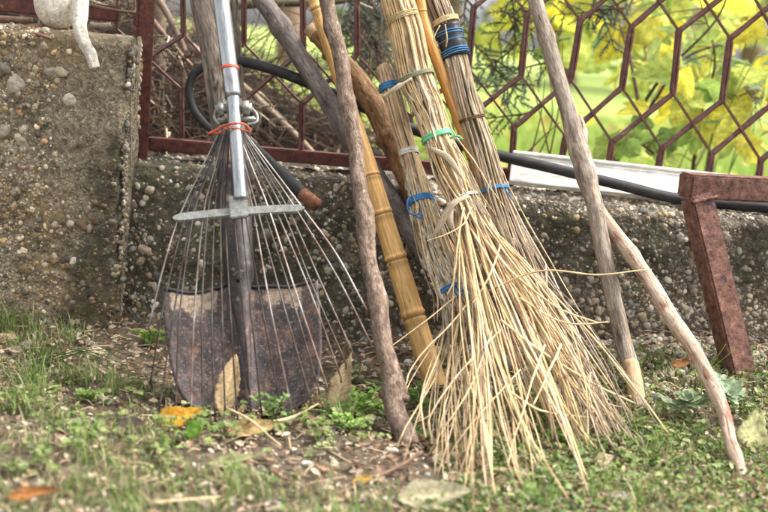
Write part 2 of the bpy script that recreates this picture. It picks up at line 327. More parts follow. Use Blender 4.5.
# ------------------------------------------------------------------ low concrete wall
WT = .268
prof = np.array([(-.03, -.06), (-.025, .0), (-.012, .04), (-.004, .09), (0, .14), (0, .19), (0, .232), (.006, .252), (.02, WT-.003), (.045, WT), (.1, WT+.002), (.18, WT+.002), (.25, WT), (.275, WT-.02), (.28, .2), (.28, 0), (.28, -.06)])
def wallsurf(xs, s):      # s in 0..1 along the profile, returns points + normals
    L = np.concatenate([[0], np.cumsum(np.linalg.norm(np.diff(prof, axis=0), axis=1))]); L /= L[-1]
    y = np.interp(s, L, prof[:, 0]); z = np.interp(s, L, prof[:, 1])
    e = .012; ny = np.interp(s+e, L, prof[:, 1])-np.interp(s-e, L, prof[:, 1]); nz = -(np.interp(s+e, L, prof[:, 0])-np.interp(s-e, L, prof[:, 0]))
    n = unit(np.stack([xs*0, -ny, -nz], -1))
    n = np.where((np.cross(n, n)[..., :1] == 0), n, n)
    P = np.stack([xs, y, z], -1); d = .014*fbm(P*9, 3)+.006*fbm(P*30+9, 3)+.003*vn(P*90)
    n = -n if False else n
    return P, n, d
def fixn(P, n):
    c = np.array([0, .12, .1]); q = P-c; q[..., 0] = 0
    sgn = np.sign((q*n).sum(-1, keepdims=True)); return n*np.where(sgn == 0, 1, sgn)
xs = axis([(-3, -.75, 30), (-.75, .95, 430), (.95, 3, 30)]); ss = np.concatenate([np.linspace(0, .55, 150), np.linspace(.56, 1, 24)])
X, SS = np.meshgrid(xs, ss); P, n, d = wallsurf(X, SS); n = fixn(P, n); P2 = P+n*d[..., None]
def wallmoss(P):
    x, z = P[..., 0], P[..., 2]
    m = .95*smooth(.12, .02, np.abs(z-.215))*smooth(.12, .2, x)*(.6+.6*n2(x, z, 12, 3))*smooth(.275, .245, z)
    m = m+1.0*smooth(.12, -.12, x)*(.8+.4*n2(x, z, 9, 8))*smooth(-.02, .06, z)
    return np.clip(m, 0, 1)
wm = wallmoss(P2)
b = MB(); b.grid(P2, col=np.stack([wm, wm*0, wm*0], -1))
lw = thing('concrete_wall', (0, .1, 0), 'low pebbly concrete wall with mossy face running along under the fence', 'wall')
b.build('wall_body', MT['wall'], lw)
def wallpeb(N, r0, r1, level, b, dens=None, x0=-.42, x1=.78, s0=.06, s1=.56, emb=.25, light=0):
    xs = rs.uniform(x0, x1, N); s = rs.uniform(s0, s1, N); P, n, d = wallsurf(xs, s); n = fixn(P, n)
    keep = rs.uniform(size=N) > .74*wallmoss(P); xs, P, n, d = xs[keep], P[keep], n[keep], d[keep]; r = r0+(r1-r0)*rs.uniform(size=len(P))**2
    k = n2(P[:, 0], P[:, 2], 14, 4)+.8*rs.uniform(-.5, .5, len(P)) > -.28
    P, n, d, r = P[k], n[k], d[k], r[k]
    m = wallmoss(P); pebbles(b, P+n*(d-emb*r)[:, None], r, n, level, .75, light=(light+.3*smooth(.05, .25, P[:, 0])*smooth(.2, .1, P[:, 2]))[:, None], tint=1.35*(1-.4*m)[:, None])
b = MB(); wallpeb(17000, .0016, .004, 1, b, emb=.3); wallpeb(4200, .0038, .0074, 2, b, emb=.3); wallpeb(110, .008, .012, 3, b, s0=.1, s1=.5, emb=.4)
tag(b.build('embedded_pebbles', MT['pebble'], lw), kind='stuff')

# ------------------------------------------------------------------ tall concrete block at the left
BT = .468; BY0 = -.052; BY1 = .055
pR = px(133, 60, BY0); BXR = pR[0]
pf = [(BY0-.012, -.06), (BY0-.006, .04), (BY0, .15), (BY0, .3), (BY0, BT-.012), (BY0+.004, BT-.004), (BY0+.012, BT), (.0, BT+.002), (BY1-.01, BT), (BY1, BT-.01), (BY1, .2), (BY1, -.06)]
pf = np.array(pf)
def blocksurf(xs, s):
    L = np.concatenate([[0], np.cumsum(np.linalg.norm(np.diff(pf, axis=0), axis=1))]); L /= L[-1]
    y = np.interp(s, L, pf[:, 0]); z = np.interp(s, L, pf[:, 1]); e = .01
    n = unit(np.stack([xs*0, -(np.interp(s+e, L, pf[:, 1])-np.interp(s-e, L, pf[:, 1])), np.interp(s+e, L, pf[:, 0])-np.interp(s-e, L, pf[:, 0])], -1))
    P = np.stack([xs, y, z], -1); c = np.array([0, .0, .2]); q = P-c; q[..., 0] = 0; n = n*np.where((q*n).sum(-1, keepdims=True) < 0, -1, 1)
    return P, n
def plaster(P):           # smoother rendered corner at the upper right
    x, z = P[..., 0], P[..., 2]
    return smooth(-.155, -.10, x-BXR+.02*n2(x, z, 20))*smooth(.22, .30, z+.03*n2(x, z, 12, 2))
xs = axis([(-3, -1.1, 20), (-1.1, BXR-.02, 240), (BXR-.02, BXR, 12)]); ss = np.concatenate([np.linspace(0, .56, 190), np.linspace(.57, 1, 30)])
X, SS = np.meshgrid(xs, ss); P, n = blocksurf(X, SS); pl = plaster(P)
d = (.012*fbm(P*8, 3)+.005*fbm(P*30, 3)+.003*vn(P*95))*(1-.65*pl)
# fade displacement at the right arris, rounding it
edge = smooth(BXR-.025, BXR, X); n = unit(n+np.stack([edge*.9, edge*0, edge*0], -1)); P = P-np.stack([0*X, np.where(P[..., 1] < 0, -1, 1)*edge**2*(.016+.010*n2(X, P[..., 2], 22, 3)), 0*X], -1)-np.stack([edge*(.006+.009*n2(P[..., 2], P[..., 1], 14, 7)), 0*X, 0*X], -1)
P2 = P+n*d[..., None]
def blockmoss(P):
    x, z = P[..., 0], P[..., 2]
    m = .95*smooth(-.15, -.03, x-BXR+.07*n2(x, z, 9, 4))*smooth(.4, .22, z)+.55*smooth(-.06, -.01, x-BXR)*(.5+.6*n2(x, z, 20, 6))
    return np.clip(m+.45*smooth(.08, .0, z), 0, 1)
bmo = blockmoss(P2); b = MB(); b.grid(P2, col=np.stack([bmo, 0*bmo, 0*bmo], -1))
# right end face
endp = P2[:, -1]; cc = np.array([BXR-.002, 0, .2]); m = len(endp); V = np.vstack([endp, [cc]])
b.add(V, None, [(i, i+1, m) for i in range(m-1)], (.7, 0, 0))
bk = thing('concrete_block', (-.7, 0, 0), 'tall rough concrete pier with exposed pebbles at the left under the gourd', 'wall')
b.build('block_body', MT['block'], bk)
def blockpeb(N, r0, r1, level, b, s0=.04, s1=.53, emb=.3):
    xs = rs.uniform(-1.0, BXR-.008, N); s = rs.uniform(s0, s1, N); P, n = blocksurf(xs, s); pl = plaster(P); mo = blockmoss(P)
    d = (.012*fbm(P*8, 3)+.005*fbm(P*30, 3)+.003*vn(P*95))*(1-.65*pl)
    k = (rs.uniform(size=N) > .93*pl) & (rs.uniform(size=N) > .75*mo) & (n2(P[:, 0], P[:, 2], 10, 4)+.9*rs.uniform(-.5, .5, N) > -.3)
    P, n, d, mo = P[k], n[k], d[k], mo[k]; r = r0+(r1-r0)*rs.uniform(size=len(P))**2
    pebbles(b, P+n*(d-emb*r)[:, None], r, n, level, .75, tint=(1.4*np.array([1.0, .93, .82])*(1-.5*mo)[:, None]))
b = MB()
ey = rs.uniform(BY0+.008, BY1-.01, 1500); ez = rs.uniform(.0, BT-.01, 1500); er = .0016+.0045*rs.uniform(size=1500)**2
pebbles(b, np.stack([BXR-.008+.004*n2(ey, ez, 40, 2), ey, ez], -1), er, np.tile([1., 0, 0], (1500, 1)), 2, .75, tint=.8)
ez = rs.uniform(.0, BT-.02, 420); ez = ez[n2(ez, ez, 18, 5)+.5*rs.uniform(-1, 1, len(ez)) > .22]; nz_ = len(ez); pebbles(b, np.stack([BXR-.016+.009*rs.normal(size=nz_), BY0+.011+.005*rs.normal(size=nz_), ez], -1), .0016+.0045*rs.uniform(size=nz_)**3, np.tile([.7, -.7, 0], (nz_, 1)), 2, .75, tint=.75)
blockpeb(19000, .0014, .0036, 1, b, emb=.3); blockpeb(3000, .0034, .0068, 2, b, emb=.22); blockpeb(60, .007, .011, 3, b, s0=.1, emb=.45)
for (x, y, r) in [(16, 85, .017), (60, 72, .012), (51, 72, .009), (71, 100, .013), (2, 68, .014), (145, 250, .009), (150, 240, .007), (75, 262, .010), (140, 262, .006), (3, 130, .012), (112, 240, .008)]:
    p = px(x, y, BY0+.002); pebbles(b, p[None], np.array([r]), np.array([[0, -1., 0]]), 3, .55, light=.15)
tag(b.build('embedded_pebbles', MT['pebble'], bk), kind='stuff')

# ------------------------------------------------------------------ fence
FY = .125
fence = thing('steel_fence', (0, FY, WT), 'rusty red brown steel fence with hexagonal mesh standing on the wall', 'fence')
def strip(b, p, q, d, th):
    t = unit(q-p); n = unit(np.cross(t, d))*th; V = [p-d-n, p-d+n, p+d+n, p+d-n, q-d-n, q-d+n, q+d+n, q+d-n]
    b.add(V, [(0, 1, 2, 3), (7, 6, 5, 4), (0, 4, 5, 1), (1, 5, 6, 2), (2, 6, 7, 3), (3, 7, 4, 0)])
colx = [118, 181, 244, 302, 358, 414, 468, 520, 571, 621, 671, 722, 772, 822, 872, 922]
dv = np.array([-.42, .8, .42])*.0049
b = MB()
def node(i, up):
    x = colx[i]; k = float(np.clip((x-300)/320*.16, 0, .165)); return px(x+k*up, 36+(x-181)*.118-up, FY)
lev = [-105, -53, 0, 63, 116, 179, 232, 295]
jr = np.random.RandomState(8); jit_ = {}
def nodej(i, up):
    if (i, up) not in jit_: jit_[(i, up)] = node(i, up)+np.array([.0022*jr.normal(), .0012*jr.normal(), .002*jr.normal()])
    return jit_[(i, up)]
def strand(b, P, d, th):
    n = len(P); t = unit(np.gradient(P, axis=0)); nn = unit(np.cross(t, d))*th; tw = 1+.12*np.sin(np.arange(n)*.7+jr.uniform(0, 6))[:, None]
    V = np.stack([P-d*tw-nn, P-d*tw+nn, P+d*tw+nn, P+d*tw-nn], 1); b.grid(np.concatenate([V, V[:, :1]], 1))
    b.add(V[0], [(0, 1, 2, 3)]); b.add(V[-1], [(3, 2, 1, 0)])
# every strand climbs a column, crosses to the neighbour, climbs again
def zig(i, sg):
    P = []; j = i; ups = [(-100, -53), (0, 63), (116, 179), (232, 295)]
    for q, (a, c) in enumerate(ups):
        if not 0 <= j < len(colx): break
        o = np.array([.0021*(-1 if (sg if q % 2 == 0 else -sg) < 0 else 1), 0, 0])
        p, e = nodej(j, a)+o, nodej(j, c)+o
        nx = j+(sg if q % 2 == 0 else -sg)
        for u in (.0, .1, .5, .9, 1.0) if q else (0, .4, .85, 1.0): P.append(p+(e-p)*u)
        if q < 3 and 0 <= nx < len(colx):
            f = nodej(nx, ups[q+1][0])+np.array([.0021*(-1 if (sg if q % 2 else -sg) < 0 else 1), 0, 0]); bow = np.array([0, .0022*(sg if q % 2 == 0 else -sg), 0])
            for u in (.12, .5, .88): P.append(e+(f-e)*u+bow*np.sin(u*np.pi))
            j = nx
        else: break
    if len(P) > 4: strand(b, cr(np.array(P), len(P)*4), dv, .0016)
for i in range(len(colx)):
    zig(i, 1); zig(i, -1)
b.build('mesh_panel', MT['mesh_paint'], fence, smooth_=False)
r0 = px(148, 143, FY); r1 = px(515, 175, FY); dr = (r1-r0)
b = MB(); r2 = r0+dr*3.0; c = (r0+r2)/2; b.box(c, (r2-r0)/2, (0, .014, 0), (0, 0, .0105), .002); b.build('bottom_rail', MT['red_paint'], fence, smooth_=False)
b = MB(); p0 = px(150, 20, .10); hx = .0225
zt, zb = 1.0, .2
b.box((p0[0]-.002, .082, (zt+zb)/2), (.0125, 0, 0), (0, .0025, 0), (0, 0, (zt-zb)/2), .001)
b.box((p0[0]-.019, .1, (zt+zb)/2), (.004, 0, 0), (0, .022, 0), (0, 0, (zt-zb)/2), .001)
b.box((p0[0]-.034, .090, (zt+zb)/2+.2), (.012, 0, 0), (0, .003, 0), (0, 0, (zt-zb)/2-.2), .001)
b.build('fence_post', MT['red_paint'], fence, smooth_=False)
b = MB(); p1 = px(60, 9, .1); b.box((p0[0]-.05-.7, .1, p1[2]), (.7, 0, 0), (0, .012, 0), (0, 0, .0125), .002); b.build('upper_rail', MT['red_paint'], fence, smooth_=False)

# ------------------------------------------------------------------ generic stick
def stick(name, label, cat, pts, rad, mat, n=110, sides=16, rough=.12, knots=4, rs_=22, wob=.002, seed=1, ends=None, extra=None):
    P = cr(pts, n); P = P+wob*np.stack([vn(np.stack([np.linspace(0, n*.12, n), np.full(n, seed*3.1), np.full(n, k*9.)], -1)) for k in range(3)], -1)
    r = np.interp(np.linspace(0, 1, n), np.linspace(0, 1, len(rad)), rad); kr = np.random.RandomState(seed)
    for k in range(knots):
        u = kr.uniform(.05, .95)*n; r = r*(1+.16*np.exp(-((np.arange(n)-u)/1.6)**2))
    b = MB(); b.tube(P, r, sides, rough=rough, rs_=rs_, seed=seed)
    t = None
    if extra or ends:
        t = thing(name, P[-1], label, cat); b.build('stem', mat, t)
        if ends:
            for (i0, i1, m2, nm) in ends:
                e = MB(); e.tube(P[i0:i1], r[i0:i1]*1.02, sides, rough=rough*.6, rs_=rs_, seed=seed+3); e.build(nm, m2, t)
        if extra:
            for (nm, u, dirv, ln, rr) in extra:
                i = int(u*n); p = P[i]; d = unit(np.array(dirv)); e = MB(); e.tube(cr([p, p+d*ln*.5+np.array([0, 0, .1*ln]), p+d*ln], 10), np.linspace(rr, rr*.6, 10), 10, rough=.15, rs_=40, seed=seed); e.build(nm, mat, t)
        return t, P
    return tag(b.build(name, mat, base=P[-1]), label, cat), P
def s2(*a): return [px(x, y, Y) for x, y, Y in a]
# front bark stick
p_end = G(410, 449)
stick('bark_stick', 'rough brown bark stick leaning in front, just left of the thick yellow bamboo', 'stick', [*s2((322, -40, -.05), (331, 20, -.07), (345, 90, -.12), (357, 170, -.18), (366, 240, -.25), (378, 310, -.32), (393, 390, -.39)), p_end],
      [.0115, .0115, .0118, .0112, .0118, .0125, .0135, .014], MT['bark_brown'], seed=3, rough=.2, knots=8, wob=.004,
      extra=[('branch_stub', .875, (.9, -.35, .25), .02, .0075), ('branch_stub', .33, (.9, -.3, .3), .007, .005)])
# grey stick crossing diagonally
stick('smooth_branch', 'smooth grey branch slanting down to the right across the black hose', 'branch', [*s2((240, -40, .085), (262, -2, .08), (305, 65, .065), (352, 140, .03), (395, 206, .0), (430, 258, -.03)), G(505, 372)],
      [.014, .0145, .015, .0155, .016, .0165, .0165], MT['bark_grey'], seed=5, rough=.07, knots=5)
# orange-brown branch with cut end
stick('cut_branch', 'orange brown branch with a sawn pale upper end slanting behind the small broom', 'branch', [*s2((310, 27, .07), (335, 55, .06), (375, 105, .04), (404, 170, .01), (432, 230, -.02)), G(515, 368)],
      [.0125, .0155, .018, .0185, .018, .016], MT['bark_orange'], seed=9, rough=.16, knots=5, ends=[(0, 7, MT['heartwood'], 'sawn_end')])
# right hand sticks
e0 = G(640, 411)
stick('leaning_stick', 'straight grey tan stick with bare yellowish foot right of the brooms', 'stick', [*s2((524, -40, .02), (537, 4, .0), (557, 75, -.03), (578, 150, -.06), (597, 215, -.1), (612, 290, -.14), (626, 350, -.17)), e0],
      [.0105, .0115, .0125, .0145, .013, .0125, .0125, .011], MT['bark_tan'], seed=11, rough=.17, knots=7, ends=[(97, 110, MT['heartwood'], 'peeled_foot')])
stick('peeled_stick', 'pale peeled stick with red brown flecks, bent outward to the lower right', 'stick', [*s2((580, 118, -.03), (585, 150, -.05), (600, 212, -.075), (640, 268, -.16), (690, 345, -.30), (722, 410, -.38)), G(746, 486)],
      [.005, .009, .0105, .0112, .011, .009, .0065], MT['peeled'], seed=13, rough=.14, knots=6, wob=.004)
# thin pole behind rake
stick('thin_pole', 'thin brown pole standing close behind the rake handle', 'pole', s2((233, -20, .09), (239, 60, .07), (246, 125, .05), (254, 190, .02)), [.0055, .0055, .006], MT['oldwood'], seed=15, rough=.1)

# ------------------------------------------------------------------ bamboo
def bamboo(name, label, pts, rad, nodes, n=480, tint=(1, 1, 1)):
    P = cr(pts, n); u = np.linspace(0, 1, n); r = np.interp(u, np.linspace(0, 1, len(rad)), rad); c = np.tile(np.array(tint, float), (n, 1))
    for k in nodes:
        r = r*(1+.10*np.exp(-((u-k)/.0024)**2)-.05*np.exp(-((u-k-.0055)/.0018)**2)+.06*np.exp(-((u-k-.0095)/.002)**2)); c = c*(1-.85*np.exp(-((u-k-.0055)/.0017)**2))[:, None]*(1+.22*np.exp(-((u-k+.003)/.003)**2))[:, None]*(1-.3*np.exp(-((u-k-.016)/.006)**2))[:, None]
    b = MB(); b.tube(P, r, 20, col=c); return tag(b.build(name, MT['bamboo'], base=P[-1]), label, 'bamboo cane')
bamboo('bamboo_cane', 'thick golden bamboo pole with dark node rings between bark stick and small broom', [*s2((303, -40, .03), (315, 0, .015), (337, 70, -.02), (347, 100, -.03), (366, 158, -.07), (381, 210, -.1), (404, 285, -.135)), G(436, 388)],
       [.0105, .0112, .0105, .0115, .0145, .0165, .0175], [.16, .455, .62, .72, .81, .9])
bamboo('bamboo_cane', 'slim brownish bamboo cane standing between the large straw broom and the taped broom', s2((408, -45, .0), (420, 0, -.01), (425, 26, -.015), (447, 88, -.03), (466, 140, -.05), (486, 195, -.07), (500, 260, -.1)),
       [.008, .008, .0088, .0088, .009, .009], [.235, .72], tint=(.82, .74, .62))

# ------------------------------------------------------------------ brooms
def ring(c, ax, rx, ry, n=1, tr=.0012, pitch=.0024, jit=.0006, seed=0, tail=None):
    k = np.random.RandomState(seed+5); m = 26*n; th = np.linspace(0, 2*np.pi*n, m); ax = unit(ax); u = unit(np.cross(ax, [0, 1, 0])); v = np.cross(ax, u)
    w = (np.linspace(-.5, .5, m)*n*pitch)+.0012*np.sin(th*1.0+seed)
    j = 1+jit/rx*k.normal(size=m)*.5
    P = np.asarray(c)[None]+u[None]*(np.cos(th)*rx*j)[:, None]+v[None]*(np.sin(th)*ry*j)[:, None]+ax[None]*w[:, None]
    return P
def broom(name, label, nodes, N, tie_i, targets, rad, tint, wild=(), seed=0, toplen=.0, sheaths=0, sh_range=(0, 1), dep=.75, frac_low=1.0):
    k = np.random.RandomState(seed); C = np.array([px(x, y, Y) for x, y, w, Y in nodes]); W = np.array([w*sc(Y) for x, y, w, Y in nodes])
    root = thing(name, C[-1]*[1, 1, 0], label, 'broom')
    nn = 40; CC = cr(C, nn); WW = np.interp(np.linspace(0, len(C)-1, nn), np.arange(len(C)), W); T = unit(np.gradient(CC, axis=0))
    A = unit(np.cross(T, [0, 1., 0])); A = A*np.sign(A[:, :1]); Bv = unit(np.cross(A, T)); Bv = Bv*np.where(Bv[:, 1:2] > 0, -1, 1)
    b = MB(); tint = np.array(tint)
    for s in range(N):
        a = k.uniform(0, 2*np.pi); ro = k.uniform(0, 1)**.36; dr = k.normal()*.7
        i0 = 0 if k.uniform() < .86 else k.randint(0, nn//2)
        idx = np.arange(i0, nn); aa = a+dr*np.linspace(0, 1, nn)[idx]
        P = CC[idx]+A[idx]*(np.cos(aa)*ro*WW[idx])[:, None]+Bv[idx]*(np.sin(aa)*ro*dep*WW[idx])[:, None]
        P = P+.0011*k.normal(size=3)*np.sin(np.linspace(0, 5, len(P))+k.uniform(0, 6))[:, None]
        if targets is not None and k.uniform() < frac_low:
            q0 = P[-1]; side = np.cos(aa[-1])*ro; g = targets(k, side); d0 = T[-1]; ln = np.linalg.norm(g-q0)
            u = np.linspace(0, 1, 22)[1:, None]; h = (g-q0)*.7+d0*ln*.28; e = (g-q0)*1.0+np.array([0, 0, -.012])
            Q = (2*u**3-3*u**2+1)*q0+(u**3-2*u**2+u)*h+(-2*u**3+3*u**2)*g+(u**3-u**2)*e
            kk = .0022*k.normal(size=3)*k.uniform(0, 1.6); Q = Q+kk*np.sin(u*k.uniform(3, 9))+.012*k.normal()*A[-1]*np.sin(u*np.pi)
            Q[:, 2] = np.maximum(Q[:, 2], hgt(Q[:, 0], Q[:, 1])+.003); P = np.vstack([P, Q])
        n = len(P)
        for q in range(k.randint(1, 4)):
            w = k.randint(n//3, n-2); al = np.linalg.norm(P[w:]-P[w], axis=1)[:, None]; P[w:] = P[w:]+k.normal(size=3)*np.array([.055, .055, .02])*al
        if n > nn-2: P[:, 2] = np.maximum(P[:, 2], hgt(P[:, 0], P[:, 1])+.002)
        r = rad*k.uniform(.5, 1.5); rr = r*(np.linspace(1.15, .48, n))*(1+.10*k.normal(size=n)); c = tint*(k.uniform(.72, 1.22) if k.uniform() < .8 else k.uniform(.38, .7))*np.array([1, k.uniform(.93, 1.02), k.uniform(.78, 1.08)])
        cc = np.tile(c, (n, 1))*(1+.10*k.normal(size=(n, 1))); cc[-6:] *= np.linspace(1, .72, 6)[:, None]
        for q in range(k.randint(1, 4)):
            w = k.randint(2, n-1); cc[w] *= .55; rr[w] *= 1.22
        b.tube(P, rr, 5, col=cc, flat=k.uniform(.6, 1.0))
        for q in range(k.randint(0, 4)):   # split fibres and side wisps
            w = k.randint(n-9, n-2) if k.uniform() < .6 else k.randint(n//3, n-4); L = k.uniform(.008, .03); d_ = unit(P[min(n-1, w+2)]-P[w]); d_ = unit(d_+.28*k.normal(size=3)); f = cr([P[w], P[w]+d_*L*.5, P[w]+d_*L+.12*L*k.normal(size=3)], 6)
            b.tube(f, np.linspace(r*.4, r*.15, 6), 4, col=cc[w]*k.uniform(.8, 1.15))
    b.build('bristles', MT['straw'], root)
    if len(wild):
        b = MB()
        for w in wild:
            P = cr(w, 26); n = len(P)
            for q in range(3):
                i_ = k.randint(4, n-2); P[i_:] += k.normal(size=3)*[.05, .03, .05]*np.linalg.norm(P[i_:]-P[i_], axis=1)[:, None]
            P = P+.0006*np.stack([np.sin(np.linspace(0, 7, n)+k.uniform(0, 6)) for _ in range(3)], -1)
            b.tube(P, rad*k.uniform(.7, 1.0)*np.linspace(1, .6, n)*(1+.08*k.normal(size=n)), 6, col=tint*k.uniform(.9, 1.15))
        b.build('loose_bristles', MT['straw'], root)
    if sheaths:
        b = MB()
        for s in range(sheaths):
            i = int(nn*k.uniform(*sh_range))-1; i = max(0, min(nn-1, i)); a = k.uniform(0, 2*np.pi); p = CC[i]+A[i]*np.cos(a)*WW[i]*.88+Bv[i]*abs(np.sin(a))*WW[i]*dep
            d = unit(T[i]*k.choice([1, 1, 1, -1])+.11*k.normal(size=3)); ln = k.uniform(.012, .05); w = k.uniform(.0009, .0026); u = np.linspace(0, 1, 7)
            cv = unit(np.cross(d, k.normal(size=3))); ctr = p+d*ln*u[:, None]+cv*(k.uniform(0, .006)*np.sin(u*3))[:, None]; sd = unit(np.cross(d, [0, 1, .2]))*np.sign(k.normal())
            ww = w*np.sin(np.pi*(u*.85+.12)); tw = np.linspace(0, k.normal()*1.2, 7); nn_ = unit(np.cross(d, sd)); sv = sd*np.cos(tw)[:, None]+nn_*np.sin(tw)[:, None]
            g = np.stack([ctr-sv*ww[:, None], ctr+nn_*.001, ctr+sv*ww[:, None]], 1); b.grid(g, col=np.array([.72, .64, .5])*k.uniform(.75, 1.15))
        tag(b.build('dry_husk', MT['sheath'], root), kind='stuff')
    def tie(nd, m, n=2, tr=.0013, label=None, nm='tie', pitch=.0026, sw=1.04, tail=None, flat=1.0, s_=0):
        x, y, w, Y = nd; c = px(x, y, Y); i = np.argmin(np.linalg.norm(CC-c, axis=1)); c = CC[i]; bb = MB()
        bb.tube(ring(c, T[i], WW[i]*sw, WW[i]*dep*sw+.001, n, tr, pitch, seed=seed+s_), tr, 8, flat=flat)
        if tail is not None: bb.tube(cr(tail, 30), tr*.8, 8)
        o = bb.build(nm, m, root)
        if label: o['label'] = label
        return c, T[i], WW[i]
    return root, tie, CC, T, WW, A, Bv
def tgt(line, jit=6, zl=0.0, jy=7, power=1.0):
    # line: list of (x, y, lift) photo positions of the tips from left to right
    L = np.array(line, float)
    def f(k, side):
        u = np.clip((.5+.5*side)*.75+.25*k.uniform(), 0, 1)**power; u = u+(.62 if k.uniform() < .8 else 0)*(np.round(u*7)/7-u); u = np.clip(u, 0, 1)*(len(L)-1); i = min(int(u), len(L)-2); q = L[i]+(L[i+1]-L[i])*(u-i)
        return G(q[0]+jit*k.normal(), q[1]+jy*k.normal(), max(0, q[2]+.006*k.normal()))
    return f
# broom C (right, taped)
nC = [(420, -45, 10, .03), (436, 0, 11, .01), (452, 44, 11, -.01), (466, 100, 12, -.04), (480, 145, 13, -.06), (493, 190, 13, -.09), (507, 232, 17, -.12), (522, 272, 22, -.16)]
rC, tieC, CC, TC, WC, AC, BC = broom('twig_broom', 'greyish twig broom bound with black tape and blue string, rightmost of the three', nC, 130, 5,
    tgt([(548, 392, .02), (570, 420, 0), (600, 452, 0), (618, 430, .02), (630, 415, .02)], 7), .0014, (.52, .43, .34), seed=21, sheaths=26, sh_range=(.3, 1), frac_low=.5)
c, t, w = tieC((451, 43, 0, -.01), MT['blue'], 1, .0010, 'blue string wound over black tape', 'string_wrap', sw=1.26, s_=1)
i = np.argmin(np.linalg.norm(CC-px(452, 44, -.01), axis=1))
bt = MB(); q = np.linspace(-.028, .025, 14); bt.tube(c+t*q[:, None], w*(1.2+.03*np.sin(q*400)), 22, flat=.86, rough=.08, rs_=30); bt.build('black_tape', MT['black'], rC)
P = ring(c+t*.019, t, w*1.27, w*1.09, 3, .0011, .0036, seed=3); bt = MB(); bt.tube(P, .0011, 8); bt.build('string_wrap', MT['blue'], rC)
P = ring(c-t*.013, t, w*1.27, w*1.09, 2, .0011, .004, seed=8); bt = MB(); bt.tube(P, .0011, 8); bt.build('string_wrap', MT['blue'], rC)
P = ring(c-t*.034, t, w*1.2, w*1.0, 4, .0014, .002, seed=4); bt = MB(); bt.tube(P, .0014, 8); bt.tube(cr(s2((440, 25, -.04), (434, 38, -.045), (438, 47, -.04)), 12), .001, 6); bt.tube(cr(s2((445, 24, -.04), (447, 38, -.045), (446, 47, -.04)), 12), .001, 6); bt.build('cord_wrap', MT['yellowcord'], rC)
tieC((470, 117, 0, -.05), MT['browncord'], 2, .0012, nm='cord_tie', s_=5)
tieC((493, 190, 0, -.09), MT['blue'], 3, .0013, 'bright blue string tie', 'string_tie', s_=6, sw=1.16, pitch=.0016, tail=s2((503, 188, -.11), (508, 193, -.12), (512, 200, -.11)))
# broom B (left, small)
nB = [(383, 66, 6, -.01), (391, 92, 9, -.03), (400, 125, 9, -.05), (410, 157, 8.5, -.07), (420, 197, 11, -.1), (432, 240, 15, -.14), (443, 270, 15, -.17), (453, 294, 13, -.2), (460, 318, 19, -.23)]
tb = tgt([(408, 392, .06), (424, 436, .03), (446, 470, .01), (462, 486, 0), (474, 486, 0), (484, 486, 0), (498, 486, 0)], 6)
wB = [s2((455, 296, -.25), (425, 322, -.3), (385, 352, -.34), (366, 360, -.36)), s2((470, 300, -.26), (445, 330, -.33), (408, 366, -.38), (400, 378, -.4)),
      s2((500, 330, -.33), (460, 372, -.42), (430, 418, -.47), (432, 440, -.48)), s2((492, 330, -.35), (470, 390, -.46), (445, 430, -.5), (430, 455, -.5)), s2((520, 370, -.4), (470, 425, -.5), (431, 478, -.54))]
rB, tieB, *_ = broom('straw_broom', 'small straw broom with frayed body and blue ties, leftmost of the three', nB, 96, 7, tb, .0015, (.66, .52, .35), wild=wB, seed=31, sheaths=330, sh_range=(.42, 1.0), frac_low=.5)
tieB((391, 88, 0, -.03), MT['blue'], 5, .0016, 'thick blue cord wound round the top', 'cord_wrap', pitch=.0022, sw=1.12, s_=1)
tieB((409, 155, 0, -.07), MT['whitestring'], 5, .0012, 'off white string tie', 'string_tie', pitch=.0018, sw=1.12, s_=2)
tieB((421, 199, 0, -.1), MT['blue'], 4, .0017, 'blue cord tie with hanging curled tail', 'cord_tie', pitch=.0024, sw=1.12, s_=3,
     tail=s2((410, 196, -.13), (407, 203, -.135), (409, 212, -.135), (415, 215, -.14), (421, 213, -.14), (421, 217, -.14), (416, 217, -.14)))
tieB((453, 293, 0, -.2), MT['blue'], 3, .0013, 'faded blue string tie with knot', 'string_tie', s_=4, sw=1.22, tail=s2((456, 290, -.225), (461, 288, -.23), (463, 293, -.232), (458, 296, -.23), (455, 291, -.23), (462, 291, -.234)))
# broom A (big, centre)
nA = [(385, -45, 14, .0), (397, 0, 15, -.02), (406, 30, 16, -.035), (415, 75, 17, -.05), (428, 108, 15, -.075), (438, 140, 13.5, -.1), (452, 172, 17, -.125), (465, 200, 14, -.15), (473, 222, 18, -.17)]
tA1 = tgt([(470, 474, 0), (492, 486, 0), (515, 486, 0), (528, 476, 0), (548, 452, 0), (578, 436, .012), (606, 432, .02), (622, 430, .015), (642, 420, .02)], 6, power=.85)
wA = [s2((487, 292, -.26), (540, 271, -.3), (600, 274, -.31), (655, 268, -.3)), s2((485, 240, -.22), (515, 275, -.27), (560, 308, -.3), (607, 324, -.32)), s2((520, 298, -.3), (560, 322, -.33), (604, 324, -.34)),
      s2((472, 208, -.2), (462, 224, -.22), (440, 236, -.23), (425, 243, -.23)), s2((464, 208, -.2), (458, 240, -.22), (452, 282, -.25), (446, 300, -.26)),
      s2((560, 345, -.36), (550, 375, -.42), (533, 420, -.46)), s2((500, 245, -.26), (490, 275, -.3), (472, 305, -.32)), s2((590, 372, -.36), (588, 395, -.38), (590, 412, -.4)),
      s2((510, 392, -.46), (545, 412, -.44), (590, 417, -.4)), s2((545, 345, -.36), (520, 410, -.48), (498, 462, -.54)), s2((500, 320, -.36), (540, 350, -.37), (600, 388, -.35), (638, 405, -.33))]
